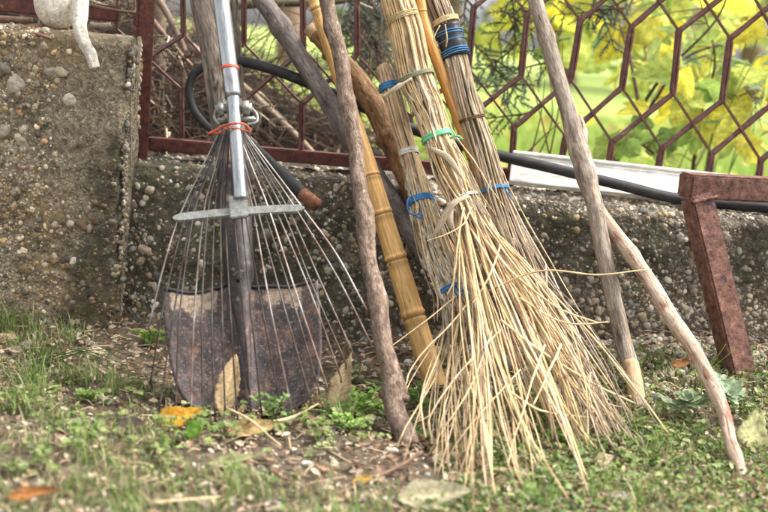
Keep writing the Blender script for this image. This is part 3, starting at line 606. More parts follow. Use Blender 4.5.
rA, tieA, CA, TA, WA, AA, BA = broom('straw_broom', 'largest pale straw broom with green tie and wide splayed bristles, in the middle', nA, 150, 7, tA1, .00185, (.74, .57, .365), wild=wA, seed=41, sheaths=110, sh_range=(.35, 1.0), frac_low=.56)
tieA((403, 18, 0, -.03), MT['yellowcord'], 4, .0008, 'thin yellow cord wound near the top', 'cord_wrap', pitch=.0025, s_=1)
tieA((416, 78, 0, -.05), MT['greycord'], 3, .0017, 'grey green cord tie with a stick through it', 'cord_tie', pitch=.002, sw=1.08, s_=2)
c, t, w = tieA((438, 140, 0, -.1), MT['green'], 3, .0022, 'pale green plastic tape tie', 'tape_tie', pitch=.0024, sw=1.1, s_=3, tail=s2((450, 138, -.12), (458, 136, -.125), (462, 139, -.12)))
tieA((465, 200, 0, -.15), MT['whitestring'], 2, .0012, 'white string tie', 'string_tie', s_=4)
b = MB(); b.tube(cr(s2((383, 97, -.09), (396, 88, -.1), (412, 78, -.1)), 12), [.003]*4+[.0035]*4+[.0018]*4, 8, rough=.2, col=(.75, .65, .5)); b.build('peg', MT['sheath'], rA)
b = MB()   # husky sheaths around the string tie
for pts in (((468, 196, -.19), (452, 205, -.2), (440, 225, -.2), (430, 240, -.2)), ((452, 203, -.18), (450, 222, -.19), (455, 232, -.19)), ((430, 148, -.12), (448, 158, -.15), (462, 178, -.17))):
    P = cr(s2(*pts), 14); b.tube(P, .0045*np.sin(np.linspace(.5, 2.9, 14)), 8, flat=.35, rough=.3, col=(.6, .5, .38))
b.build('husk', MT['sheath'], rA)

# ------------------------------------------------------------------ shovel
T0 = G(252, 416); H0 = px(201, -40, -.045); ax = unit(H0-T0); nS = unit(np.cross(ax, [1, 0, 0])); nS = nS if nS[1] < 0 else -nS
def onplane(x, y, P0, n):
    d = ray(x, y); return CAM+d*(np.dot(P0-CAM, n)/np.dot(d, n))
shovel = thing('shovel', T0, 'old rusty shovel with broad blade and weathered wooden handle behind the rake', 'shovel')
Lx = [(163, 293), (164, 310), (166, 330), (169, 350), (173, 372), (179, 391), (187, 404), (198, 413), (220, 420), (250, 422)]
Rx = [(318, 284), (319, 300), (321, 325), (322, 348), (321, 366), (319, 382), (313, 396), (303, 407), (282, 416), (252, 421)]
L3 = cr([onplane(x, y, T0, nS) for x, y in Lx], 40); R3 = cr([onplane(x, y, T0, nS) for x, y in Rx], 40)
u = np.linspace(0, 1, 49); g = L3[:, None]*(1-u)[None, :, None]+R3[:, None]*u[None, :, None]; v = np.linspace(0, 1, 40)[:, None]
uu = u[None]+0*v; vv = v+0*uu
# shoulders dip between the edge and the socket
top = (1-vv)**6*(.010*np.exp(-((uu-.47)/.12)**2)-.004*np.sin(uu*np.pi*3)**2)
dsh = -.016*(1-(2*uu-1)**2)*0+.018*(2*uu-1)**2+.012*np.exp(-((uu-(.47+.03*vv))/.055)**2)*(1-vv*.75)-.004*(1-vv)**8
dent = .0045*fbm(np.stack([uu*3.5, vv*3.5, uu*0], -1), 4)
g = g+nS*(dsh+dent)[..., None]+ax*top[..., None]
mk = smooth(.30, .06, vv)*np.maximum(smooth(.02, .06, uu)*smooth(.42, .3, uu), .9*smooth(.58, .68, uu)*smooth(1.0, .85, uu)); dk = smooth(.45, .62, uu)*smooth(.8, .68, uu)*smooth(.45, .85, vv)
b = MB(); b.grid(g, col=np.stack([mk, dk, 0*mk], -1), tc=np.stack([uu*1.0, vv, 0*uu], -1)); b.build('blade', MT['blade'], shovel, solid=.0022)
b = MB(); e = g[0]; b.tube(e[1:21]+nS*.0015, .0026, 8, rough=.2, rs_=50, col=(0, .1, 0)); b.tube(e[27:-1]+nS*.0015, .0026, 8, rough=.2, rs_=50, col=(0, .1, 0)); b.build('tread', MT['blade'], shovel)
cs = onplane(240, 285, T0, nS)+nS*.006; ce = onplane(250, 400, T0, nS)+nS*.004; ct = onplane(233, 165, T0, nS)+nS*.004
b = MB(); b.tube(cr([ct, (ct*.4+cs*.6), cs, cs*.6+ce*.4, ce], 40), np.interp(np.linspace(0, 1, 40), [0, .45, .52, .75, 1], [.0235, .021, .016, .0105, .003]), 20, rough=.06, col=(0, .25, 0)); b.build('socket', MT['blade'], shovel)
b = MB(); n = 90; P = cr([H0+ax*.35, H0, (H0+ct)/2+[.004, 0, 0], ct-ax*.01], n)
b.tube(P, np.interp(np.linspace(0, 1, n), [0, .4, .7, 1], [.027, .0265, .025, .0225]), 30, rough=.1, rs_=7, seed=2); b.build('handle', MT['oldwood'], shovel)
b = MB(); b.tube([cs+nS*.016, cs+nS*.024], .004, 10); b.build('rivet', MT['blade'], shovel)

# ------------------------------------------------------------------ leaf rake
g0 = G(246, 426); h0 = px(214, -40, -.13); axr = unit(h0-g0); nR = unit(np.cross(axr, [1, 0, 0])); nR = nR if nR[1] < 0 else -nR
def op(x, y, off=0.0): return onplane(x, y, g0, nR)+nR*off
rake = thing('leaf_rake', g0, 'metal leaf rake with fan of thin wire tines and grey tube handle', 'rake')
b = MB(); a0 = op(214.5, -60, .03); a1 = op(231.8, 79, .03); a2 = op(235, 107, .03); a3 = op(242, 207, .026)
b.tube(np.linspace(a0, a2, 40), .0113, 24); b.build('handle_sleeve', MT['galv'], rake)
b = MB(); b.tube(np.linspace(a2-axr*-.003, a3, 40), np.r_[np.full(34, .0092), np.linspace(.0092, .0098, 6)], 24); b.build('handle_tube', MT['galv'], rake)
b = MB(); b.tube(np.linspace(a1-axr*.0022, a1+axr*.0022, 4), .0122, 24); b.build('red_band', MT['redband'], rake)
b = MB(); c = op(240, 214, .026); b.box(c, op(249, 213, .026)-c, nR*.004, axr*.016, .0015); b.build('tube_foot', MT['galv_plate'], rake, smooth_=False)
b = MB(); n = 40; u = np.linspace(0, 1, n); xb = 175+130*u; yb = 223.5-10*u-1.5*np.sin(u*np.pi); P = np.array([op(x, y, .019) for x, y in zip(xb, yb)])
sd = axr*.0068; k = np.sqrt(np.clip(1-(2*u-1)**16, .05, 1)); 
prof_ = np.array([(-1, 0), (-.7, .0035), (.7, .0035), (1, 0), (.7, -.0025), (-.7, -.0025), (-1, 0)])
gg = np.stack([P+sd*k[:, None]*q[0]+nR*q[1] for q in prof_], 1); b.grid(gg); b.build('spreader_bar', MT['galv_plate'], rake, smooth_=False)
for x in (235.5, 245.5):
    b = MB(); c = op(x, 219, .0225); pebV, pebT = ICO[2]; b.add(c+pebV*.0034, None, pebT); b.build('rivet', MT['galv'], rake)
# tines: position at the clamp, where they cross the bar, and tip
ends = [(150, 330), (152, 385), (160, 418), (177, 418), (192, 424), (204, 421), (216, 420), (226, 412), (238, 418), (252, 420), (262, 413), (281, 408), (292, 412), (311, 402), (319, 392), (327, 388), (341, 380), (346, 366), (353, 356), (371, 347), (366, 312)]
nt = len(ends); kk = np.random.RandomState(4)
for i, (ex, ey) in enumerate(ends):
    u = i/(nt-1); bx = 180+121*u+1.5*kk.normal(); by = 223-9*u; cx = 221+22*u; p0 = op(cx, 133, .010); p1 = op(bx, by, .017+.004*(i % 2)); p2 = op((bx+ex)/2+2*kk.normal(), (by+ey)/2+3*kk.normal(), .022+.006*kk.normal()); p3 = op(ex, ey, .014)
    p3[2] = max(p3[2], hgt(p3[0], p3[1])+.002)
    P = cr([p0, (p0+p1)/2+nR*.002, p1, p2, p3], 26); tip = P[-1]+(-axr*.003+nR*-.016); tip[2] = max(tip[2], hgt(tip[0], tip[1])+.001); P = np.vstack([P, tip])
    b = MB(); b.tube(P, .00115, 7, col=np.array([1, 1, 1.])*(kk.choice([.3, .42, .5, 1.2]) if i < 13 else kk.choice([.6, 1., 1.7]))); b.build('tine', MT['tine'], rake)
b = MB()
for (x0, x1, y, o) in ((217.5, 228.5, 117.5, .026), (241, 253.5, 116.5, .026)):
    c = op((x0+x1)/2, y, o); b.box(c, (op(x1, y-.6, o)-op(x0, y+.6, o))/2, nR*.009, axr*.009, .004)
for (x0, x1, y, o) in ((219, 229, 127, .02), (240, 257, 126, .02)):
    c = op((x0+x1)/2, y, o); b.box(c, (op(x1, y, o)-op(x0, y, o))/2, nR*.006, axr*.003, .0015)
b.tube(cr([op(253, 115, .02), op(258, 122, .022), op(257, 129, .022), op(248, 131, .022)], 14), .0022, 8); b.tube(cr([op(219, 114, .02), op(216, 124, .022), op(221, 131, .022)], 14), .0022, 8)
b.build('clamp', MT['galv_plate'], rake)
b = MB(); b.tube(cr([op(210, 143, .03), op(218, 140, .032), op(226, 137, .036), op(238, 137.5, .046), op(247, 135.5, .036), op(252, 139, .03)], 30), .0013, 8, rough=.3, flat=.8)
b.tube(cr([op(212, 140.5, .026), op(222, 142, .03), op(232, 140, .04), op(252, 140, .028)], 24), .0011, 8, rough=.3); b.build('twine', MT['orange'], rake)

# ------------------------------------------------------------------ hose, pipe, panel, steel frame
P = cr(s2((214, 132, .06), (203, 122, .06), (193, 108, .065), (189, 88, .07), (196, 72, .075), (216, 62, .075), (240, 61, .07), (275, 70, .068), (320, 88, .066), (365, 108, .064), (410, 128, .064), (455, 143, .062), (505, 157, .06), (560, 170, .05), (620, 185, .046), (680, 199, .044), (760, 207, .044), (830, 212, .044), (900, 214, .044)), 160)
b = MB(); b.tube(P, np.interp(np.arange(160), [0, 30, 55], [.006, .0066, .0088]), 18, rough=.04); tag(b.build('rubber_hose', MT['rubber']), 'long black rubber hose lying along the wall in front of the white panel', 'hose')
pp = thing('steel_pipe', px(316, 205, -.12), 'short black pipe with rusty open end poking out behind the rake tines', 'pipe')
A_, B_ = px(236, 132, .03), px(303, 194, -.08); C_ = px(316, 205, -.1)
b = MB(); b.tube(np.linspace(A_, B_, 20), .0098, 20, rough=.03); b.build('pipe_wall', MT['rubber'], pp)
b = MB(); b.tube(np.vstack([np.linspace(B_+(A_-B_)*.001, C_, 8), C_, C_+(B_-C_)*.35]), np.r_[np.full(8, .0106), .0075, .0072], 20, cap=True, rough=.04); b.build('rusty_end', MT['rust_pipe'], pp)
pan = thing('white_panel', px(600, 190, .07), 'long white plastic panel lying on the wall top against the mesh fence', 'panel')
q = [px(509, 184.5, .068), px(512.5, 153.5, .1), px(790, 181.5, .1), px(790, 216, .068)]
nrm = unit(np.cross(q[3]-q[0], q[1]-q[0])); nrm = nrm if nrm[1] < 0 else -nrm; up = unit(q[1]-q[0]); al = unit(q[3]-q[0])
c = sum(q)/4; hl = np.linalg.norm(q[3]-q[0])/2; hh = np.linalg.norm(q[1]-q[0])/2
b = MB(); b.box(c, al*hl, nrm*.003, up*hh, .0008); b.build('sheet', MT['panel'], pan, smooth_=False)
b = MB(); b.box(c+up*(hh-.002)+nrm*.005, al*hl*.999, nrm*.0045, up*.0026, .001); b.box(c-up*(hh-.003)+nrm*.005, al*hl*.999, nrm*.004, up*.0022, .001); b.box(c+up*(hh-.0085)+nrm*.0035, al*hl*.998, nrm*.0012, up*.001, .0004)
b.build('rim', MT['panel'], pan, smooth_=False)
fr = thing('rusty_trestle', px(735, 372, -.1), 'rusty square tube steel trestle with one leg leaning on the wall at the right', 'trestle')
ang = R(17); ux = np.array([math.cos(ang), math.sin(ang), 0]); uy = np.array([-ux[1], ux[0], 0])
pt = px(695, 190, -.085); pb = px(738, 369, -.135); la = unit(pb-pt); lu = unit(ux-la*ux.dot(la)); lv = np.cross(la, lu)
lv = lv if lv[1] < 0 else -lv
pb = pb+la*.012
b = MB(); b.box((pt+pb)/2+la*.008, lu*.0195, lv*.0185, la*(np.linalg.norm(pb-pt)/2-.0), .0032); b.build('leg', MT['rust'], fr, smooth_=False)
b = MB(); c0 = px(691, 187, -.09); bu = unit(ux+np.array([0, .0, .0])); Lb = .5; bz = np.array([0, 0, 1.])
b.box(c0+bu*Lb+uy*.02, bu*Lb, uy*.021, bz*.0188, .0032); b.build('cross_beam', MT['rust'], fr, smooth_=False)

wq = pt+la*.0175; b = MB()
b.tube(cr([wq-lu*.0205+lv*.020, wq-lu*.021-lv*-.001+lv*.019, wq+lv*.0195, wq+lu*.0205+lv*.0195, wq+lu*.021+lv*.002], 26), .0026+.0009*np.sin(np.arange(26)*1.7), 9, rough=.3, rs_=60); b.build('weld_seam', MT['rust'], fr)
# ------------------------------------------------------------------ things on top of the block
gc = px(57, 3, -.008); n, m = 40, 48
th = np.linspace(0, np.pi, n)[:, None]; ph = np.linspace(0, 2*np.pi, m)[None]
rr = .0345*(1+.02*np.cos(ph*7)*np.sin(th)**2)
r_ = np.sin(th)*rr*(1.0+.0*ph); zz = np.cos(th)*.040+0*ph; zz = np.where(zz > .02, zz+(zz-.02)*1.3, zz)-.006*np.exp(-((th-np.pi)/.25)**2)*0
r_ = np.where(zz > .022, r_*.86, r_)
P = np.stack([r_*np.cos(ph), r_*np.sin(ph), zz+.0*ph], -1); P = P+.0012*fbm(P*60, 3)[..., None]*unit(P)
tl = np.array(Matrix.Rotation(R(-12), 3, 'Y')); P = P@tl.T+gc; P[..., 2] += (BT+.002)-P[..., 2].min()
gr = thing('gourd', (gc[0], gc[1], BT), 'pale white gourd resting on top of the concrete pier', 'gourd')
b = MB(); b.grid(P); b.build('fruit', MT['gourd'], gr)
tp = P[0, 0]; b = MB(); b.tube(cr([tp-[0, 0, .004], tp+[.004, 0, .012], tp+[.012, 0, .03]], 10), [.007, .0055, .005, .0048, .0046, .0046, .0046, .0048, .005, .0055], 12, rough=.2, rs_=40); b.build('stem', MT['twig'], gr)
C = cr(s2((84, -30, -.02), (82, -5, -.035), (81, 12, -.055), (80, 28, -.068), (84, 42, -.07), (91, 55, -.07), (95, 68, -.071)), 50); wd = np.interp(np.linspace(0, 1, 50), [0, .3, .6, .85, 1], [.0125, .0115, .010, .0085, .007])
t = unit(np.gradient(C, axis=0)); a = unit(np.cross(t, [0, 1., 0])); a *= np.sign(a[:, :1]); nn_ = np.cross(a, t); nn_ *= np.where(nn_[:, 1:2] > 0, -1, 1)
q = np.linspace(-1, 1, 9); cp = .004*(np.abs(q)**1.5)[None]-.003*np.exp(-((q+.35)/.15)**2)[None]; gg = C[:, None]+a[:, None]*(q[None]*wd[:, None])[..., None]+nn_[:, None]*(.004-cp+.0012*vn(np.stack([q[None]*3+0*wd[:, None], np.arange(50)[:, None]*.3+0*q[None], 0*q[None]+0*wd[:, None]], -1)))[..., None]
b = MB(); b.grid(gg); tag(b.build('bark_strip', MT['strip'], solid=.002), 'curled off white dry strip hanging over the edge of the concrete pier', 'strip')
def twig(label, pts, r, tint=(1, 1, 1), n=30, mat='twig', name='twig', cat='twig', sides=9, group=None):
    b = MB(); P = cr(pts, n); b.tube(P, np.linspace(r, r*.65, n), sides, rough=.18, rs_=40, col=tint); return tag(b.build(name, MT[mat]), label, cat, group)
twig('thick brown stick piece lying behind the gourd on the pier top', s2((-40, 17, .03), (0, 19, .03), (32, 20, .03)), .0075, (1.3, 1, .85))
twig('reddish twig jutting over the pier edge left of the gourd', s2((-10, 26, .0), (20, 29, -.03), (50, 38, -.066)), .0038, (1.8, 1.1, .95))
twig('stubby brown twig tucked under the left side of the gourd', s2((22, 29, -.03), (32, 27, -.03), (41, 26, -.02)), .006, (1.9, 1.35, 1.1))
twig('short grey wood piece lying right of the gourd on the pier', s2((90, 25, .01), (100, 26, .01), (111, 25, .012)), .0062, (1.9, 2.0, 1.9))
twig('thin dark twig crossing in front of the red fence post', s2((88, 5, .03), (108, 9, .03), (130, 12, .04), (135, 9, .05), (133, -14, .05)), .003, (1, .8, .7))

# ------------------------------------------------------------------ ground cover (uncountable)
def leaves(b, P, r, cols, tilt=.5, asp=1.0, npt=7, cup=.25):
    N = len(P); w = unit(np.tile([0, -.12, 1.], (N, 1))+tilt*rs.normal(size=(N, 3))); a = unit(rs.normal(size=(N, 3))); u = unit(np.cross(w, a)); v = np.cross(w, u)
    th = np.arange(npt)*2*np.pi/npt; rad = r[:, None]*(1+.12*rs.normal(size=(N, npt)))
    cx = np.cos(th)[None]*rad; cy = np.sin(th)[None]*rad*asp; cz = cup*rad*np.abs(np.sin(th))[None]
    V = P[:, None]+u[:, None]*cx[..., None]+v[:, None]*cy[..., None]+w[:, None]*cz[..., None]; V = np.concatenate([V, P[:, None]], 1)
    T = np.array([(i, (i+1) % npt, npt) for i in range(npt)]); TT = T[None]+(np.arange(N)*(npt+1))[:, None, None]
    b.add(V.reshape(-1, 3), None, TT.reshape(-1, 3), np.repeat(cols, npt+1, 0))
def blades(b, P, ln, wd, cols, lean=.8, seg=4, dirs=None):
    N = len(P); az = rs.uniform(0, 2*np.pi, N); h = np.stack([np.cos(az), np.sin(az), 0*az], -1); le = rs.uniform(.2, 1, N)*lean
    u = np.linspace(0, 1, seg+1); ang = (.15+le[:, None]*1.5*u[None]); st = ln[:, None]/seg
    dx = np.sin(ang)*st; dz = np.cos(ang)*st; X_ = np.cumsum(dx, 1)-dx; Z_ = np.cumsum(dz, 1)-dz
    C = P[:, None]+h[:, None]*X_[..., None]+np.array([0, 0, 1.])*Z_[..., None]; sdv = np.stack([-np.sin(az), np.cos(az), 0*az], -1)
    w = wd[:, None]*(1-u[None]**2*.92); V = np.stack([C-sdv[:, None]*w[..., None], C+sdv[:, None]*w[..., None]], 2)
    Q = np.array([(2*i, 2*i+1, 2*i+3, 2*i+2) for i in range(seg)]); QQ = Q[None]+(np.arange(N)*2*(seg+1))[:, None, None]
    b.add(V.reshape(-1, 3), QQ.reshape(-1, 4), None, np.repeat(cols, 2*(seg+1), 0))
def onground(N, x0=-.78, x1=.78, y0=-.95, y1=-.0):
    x = rs.uniform(x0, x1, N); y = rs.uniform(y0, y1, N); return x, y
def mixc(N, A, v=.25):
    A = np.array(A); return A[rs.randint(len(A), size=N)]*rs.uniform(1-v, 1+v, (N, 1))
def pos(x, y, dz=0.0): return np.stack([x, y, hgt(x, y)+dz], -1)
GR = [(.11, .19, .04), (.15, .24, .055), (.2, .28, .08), (.16, .25, .06), (.28, .29, .14), (.4, .35, .2), (.46, .38, .24), (.3, .23, .13)]
def bare(x, y):      # trodden bare patch in front of the tools
    return np.exp(-(((x+.09)/.17)**2+((y+.53)/.13)**2))+.8*np.exp(-(((x+.33)/.14)**2+((y+.21)/.09)**2))+.9*smooth(-.1, -.02, y)+.6*np.exp(-(((x+.1)/.22)**2+((y+.22)/.12)**2))
x, y = onground(46000); k = (np.hypot((x-.053)/.055, (y+.6)/.035) > 1) & (n2(x, y, 8, 2)+.35*n2(x, y, 25, 6)-1.15*bare(x, y)-.42*smooth(-.12, .1, x)+rs.uniform(-.35, .35, len(x)) > -.14); x, y = x[k], y[k]; N = len(x)
b = MB(); blades(b, pos(x, y), rs.uniform(.006, .03, N), rs.uniform(.0004, .0011, N), mixc(N, GR, .35), 1.9); M_ = 520; tx = rs.uniform(-.78, .78, M_); ty = -.95+.93*rs.uniform(size=M_); kk_ = (n2(tx, ty, 7, 22)-1.3*bare(tx, ty)-.25*smooth(-.05, .2, tx)+rs.uniform(-.2, .3, M_) > 0); tx, ty = tx[kk_], ty[kk_]; tr = rs.randint(10, 30, len(tx))
X_ = np.repeat(tx, tr)+.007*rs.normal(size=tr.sum()); Y_ = np.repeat(ty, tr)+.006*rs.normal(size=tr.sum()); N = len(X_)
blades(b, pos(X_, Y_), rs.uniform(.018, .06, N), rs.uniform(.0005, .0011, N), mixc(N, GR[:4]*3+GR[4:], .3), 1.5, 5)
tag(b.build('grass', MT['grass'], base=(0, -.5, 0)), 'short trampled green and straw coloured grass on the soil', 'grass', kind='stuff')
MO = [(.09, .16, .035), (.12, .21, .045), (.17, .26, .06), (.22, .3, .08), (.16, .22, .1), (.3, .32, .13), (.4, .37, .2), (.3, .22, .13)]
x, y = onground(80000); k = (np.hypot((x-.053)/.055, (y+.6)/.035) > 1) & (n2(x, y, 9, 12)+.5*n2(x, y, 28, 16)-1.25*bare(x, y)-.18*smooth(.0, -.2, x)+.25*smooth(.0, .25, x)*smooth(-.12, -.25, y)+.02+rs.uniform(-.25, .25, len(x)) > .02); x, y = x[k], y[k]; N = len(x)
b = MB(); leaves(b, pos(x, y, .003)+np.stack([0*x, 0*x, rs.uniform(0, .014, N)], -1), .0012+.0042*rs.uniform(size=N)**2, mixc(N, MO), .75, .6)
tag(b.build('ground_cover', MT['leaf'], base=(0, -.5, 0)), 'low green clover and moss leaves covering the soil', 'ground cover', kind='stuff')
b = MB(); C_l = []
for (cx, cy, w_, n) in [(196, 424, 12, 26), (175, 440, 20, 40), (215, 440, 22, 40), (250, 428, 20, 30), (290, 432, 22, 40), (320, 430, 18, 30), (345, 420, 14, 34), (372, 400, 16, 46), (385, 420, 14, 36), (366, 440, 16, 26), (330, 446, 18, 26), (350, 385, 12, 22), (400, 395, 12, 20), (140, 398, 20, 26), (60, 410, 30, 40), (95, 440, 30, 50), (150, 460, 30, 46),
                        (40, 460, 40, 56), (230, 480, 40, 30), (480, 430, 30, 40), (520, 460, 30, 40), (560, 470, 40, 70), (610, 450, 30, 60), (660, 430, 30, 60), (640, 480, 40, 70), (700, 450, 26, 40), (720, 490, 40, 60), (560, 500, 40, 60), (460, 400, 20, 20), (745, 410, 20, 30), (690, 385, 16, 20)]:
    for i in range(int(n*.5)):
        p = G(cx+w_*rs.normal()*.7, cy+w_*.5*rs.normal()*.7); t_ = p+[.004*rs.normal(), .004*rs.normal(), rs.uniform(.004, .024)]; b.tube([p, (p+t_)/2+[.001, 0, 0], t_], .0005, 4, col=(.16, .22, .07)); C_l.append(t_)
C_l = np.array(C_l); N = len(C_l)
for q in range(3):
    an = rs.uniform(0, 6.28, N); leaves(b, C_l+np.stack([np.cos(an)*.004, np.sin(an)*.004, 0*an], -1), rs.uniform(.0025, .0055, N), mixc(N, [(.13, .2, .045), (.18, .26, .07), (.25, .32, .1), (.2, .25, .11), (.32, .33, .14)]), .35, .85, 8, .2)
tag(b.build('clover', MT['leaf'], base=(0, -.5, 0)), 'bright small leaved clover sprouting in loose clumps', 'clover', kind='stuff')
# gravel and debris on the soil
b = MB(); x, y = onground(9000); k = rs.uniform(size=len(x)) < .22+.8*smooth(.0, .3, x)*smooth(-.22, -.05, y)+.45*smooth(-.13, -.03, y)+.4*np.exp(-(((x+.1)/.2)**2+((y+.55)/.15)**2)); x, y = x[k], y[k]; N = len(x)
pebbles(b, pos(x, y, .001), .0015+.0042*rs.uniform(size=N)**2.2, None, 2, .7, tint=.85, wp=np.array([.14, .1, .1, .16, .08, .08, .06, .14, .08, .06])/1.0)
x, y = onground(90); pebbles(b, pos(x, y, .002), .006+.006*rs.uniform(size=90)**2, None, 3, .6, tint=.8)
x = rs.uniform(.05, .75, 1500); y = -.03-.12*np.abs(rs.normal(size=1500)); pebbles(b, pos(x, y, .002), .003+.005*rs.uniform(size=1500)**2, None, 2, .7, light=.3)
tag(b.build('gravel', MT['pebble'], base=(0, -.5, 0)), 'loose pale gravel and stones scattered over the soil', 'gravel', kind='stuff')
b = MB(); N = 9000; x, y = onground(N)
leaves(b, pos(x, y, .004)+np.stack([0*x, 0*x, rs.uniform(0, .005, N)], -1), (.0014+.0065*rs.uniform(size=N)**2.2), mixc(N, [(.26, .17, .1), (.36, .26, .17), (.46, .37, .27), (.14, .085, .05), (.56, .46, .34), (.34, .2, .13), (.5, .42, .33)]), .4, .6, 7, .35)
for (fx, fy) in ((410, 449), (640, 411), (746, 486), (436, 388), (738, 372), (250, 416), (200, 408), (300, 405), (500, 480), (560, 455), (610, 440)):
    c_ = G(fx, fy); q = c_+rs.normal(size=(46, 3))*[.02, .014, 0]; q[:, 2] = hgt(q[:, 0], q[:, 1])+rs.uniform(.002, .009, 46)
    leaves(b, q, rs.uniform(.003, .009, 46), mixc(46, [(.26, .17, .1), (.36, .26, .17), (.14, .085, .05), (.42, .33, .22)]), .6, .6, 7, .4)
tag(b.build('leaf_litter', MT['dryleaf'], base=(0, -.5, 0)), 'brown crumbled leaf fragments littering the soil', 'leaf litter', kind='stuff')
b = MB(); N = 1500; x, y = onground(N)
for i in range(N):
    a = rs.uniform(0, np.pi); l = rs.uniform(.008, .045); d = np.array([math.cos(a), math.sin(a), rs.normal()*.08])*l; p = pos(x[i], y[i], .006); bend = np.array([0, 0, rs.uniform(0, .004)])
    b.tube([p-d/2, p+bend+.1*l*rs.normal(size=3)*[1, 1, .1], p+d/2], rs.uniform(.0004, .0011), 5, col=np.array([.55, .44, .29])*rs.uniform(.45, 1.15))
tag(b.build('straw_litter', MT['straw'], base=(0, -.5, 0)), 'dry straw and twig bits strewn on the ground', 'straw', kind='stuff')

# ------------------------------------------------------------------ single leaves, stones, weeds
def leafsurf(L, W, fold=.2, curl=.3, kind='oval', n=16, m=9, twist=0.0, seed=0):
    k = np.random.RandomState(seed); u = np.linspace(0, 1, n)
    if kind == 'oval': w = np.sin(np.pi*u**.8)**.8
    elif kind == 'lance': w = np.sin(np.pi*u**.7)**1.2
    elif kind == 'lobed': w = np.clip(np.sin(np.pi*u**.6)**.6*(.72+.38*np.abs(np.cos(u*np.pi*2.4))), .03, 1)
    else: w = np.clip((1-u)**.55*(1-np.exp(-u*18)), .02, 1)
    w = w*W/2*(1+.06*k.normal(size=n)); q = np.linspace(-1, 1, m)
    X_ = w[:, None]*q[None]; Zc = curl*L*(u**2)[:, None]+fold*np.abs(X_)+.04*W*vn(np.stack([q[None]*2+0*u[:, None]+seed, u[:, None]*5+0*q[None], 0*X_], -1)); Y_ = (L*u)[:, None]+0*X_
    a = twist*u[:, None]; return np.stack([X_*np.cos(a)-Zc*np.sin(a)*.4, Y_, Zc*np.cos(a)+X_*np.sin(a)], -1)
def orient(P, base, d, nrm):
    d = unit(d); nrm = np.asarray(nrm, float); nrm = unit(nrm-d*nrm.dot(d)); s = np.cross(d, nrm); return base+P[..., :1]*s+P[..., 1:2]*d+P[..., 2:]*nrm
def single(label, p, d, nrm, L, W, col, kind='oval', mat='dryleaf', name='dry_leaf', cat='leaf', fold=.25, curl=.2, twist=0., seed=0):
    qq = np.linspace(-1, 1, 13); uq = np.linspace(0, 1, 24)[:, None]; vein = (.8+.28*np.exp(-(qq/.12)**2)[None]+.12*np.sin(uq*46-np.abs(qq)[None]*9))*(1-.3*(np.abs(qq)[None]**4))*(1+.3*n2(uq*3+0*qq[None], qq[None]+0*uq, 2, seed)); b = MB()
    g_ = leafsurf(L, W, fold, curl, kind, 24, 13, twist=twist, seed=seed); g_[..., 2] += .05*W*np.sin(uq*9+seed)*(qq**2)[None]
    b.grid(orient(g_, np.asarray(p, float), d, nrm), col=np.array(col)[None, None]*vein[..., None]); return tag(b.build(name, MT[mat], solid=.0006), label, cat)
s1 = G(228, 412)
single('curled tan leaf propped upright against the shovel blade', G(222, 414, .004), (.12, .32, 1), (0, -1, .25), .08, .032, (.85, .62, .34), 'oval', fold=.3, curl=-.1, twist=.3, seed=1)
single('curled tan leaf standing upright right of the shovel blade', G(331, 414, .003), (.28, .25, 1), (-.1, -1, .2), .09, .032, (.85, .64, .38), 'lance', fold=.4, curl=.1, twist=.5, seed=2)
single('small brown leaf hanging on the tine tips right of the shovel', px(344, 361, -.24), (.1, .05, 1), (0, -1, .2), .026, .014, (.36, .27, .18), 'oval', fold=.6, curl=.2, seed=3)
single('bright orange leaf lying by the lower left corner of the shovel', G(158, 424, .006), (1, .25, .25), (0, -.7, 1), .058, .044, (.6, .3, .02), 'heart', curl=.1, seed=4, name='orange_leaf')
single('long tan leaf lying flat in front of the shovel', G(226, 432, .006), (1, .15, .1), (0, -.8, 1), .074, .026, (.5, .35, .15), 'lance', fold=.4, seed=5)
single('pale green leaf strip lying on bare soil below the shovel', G(207, 464, .006), (1, .22, .06), (0, -.4, 1), .07, .015, (.36, .36, .16), 'lance', fold=.5, seed=6)
single('grey brown curled leaf lying left of the orange leaf', G(112, 428, .008), (1, -.12, .1), (.1, -.6, 1), .042, .022, (.26, .21, .16), 'oval', fold=.7, curl=.3, seed=7)
single('rusty orange leaf lying in the lower left corner', G(6, 497, .006), (1, .0, .1), (0, -.5, 1), .058, .02, (.42, .17, .05), 'lance', fold=.4, seed=8)
single('round brown leaf lying under the splayed bristles', G(556, 424, .006), (.7, .6, .5), (0, -.9, 1), .034, .026, (.4, .24, .13), 'oval', fold=.3, curl=.2, seed=9)
single('pale beige leaf lying on the tips of the right broom', G(594, 463, .008), (.9, .3, .2), (0, -.7, 1), .026, .018, (.62, .46, .33), 'oval', seed=10)
single('large pale yellow green leaf at the right edge near the frame leg', G(748, 448, .006), (.3, .6, .6), (-.1, -1, .7), .06, .05, (.48, .47, .22), 'heart', curl=.1, seed=11, name='fallen_leaf')
single('cream leaf standing among clover below the leaning stick', G(688, 486, .004), (.1, .1, 1), (0, -1, .3), .026, .014, (.6, .5, .34), 'oval', fold=.5, seed=12)
single('orange brown leaf lying behind the peeled stick near the frame leg', G(672, 366, .01), (1, .1, .2), (0, -.7, 1), .028, .016, (.36, .16, .06), 'oval', fold=.4, seed=13)
single('small yellow leaf lying on soil left of the large olive tan leaf', G(352, 484, .006), (.9, .3, .2), (0, -.5, 1), .024, .014, (.6, .38, .08), 'oval', seed=14)
single('bright green round leaf growing below the orange leaf', G(186, 436, .012), (.7, .3, .5), (0, -.8, 1), .026, .024, (.22, .4, .05), 'oval', mat='leaf', name='green_leaf', seed=15)
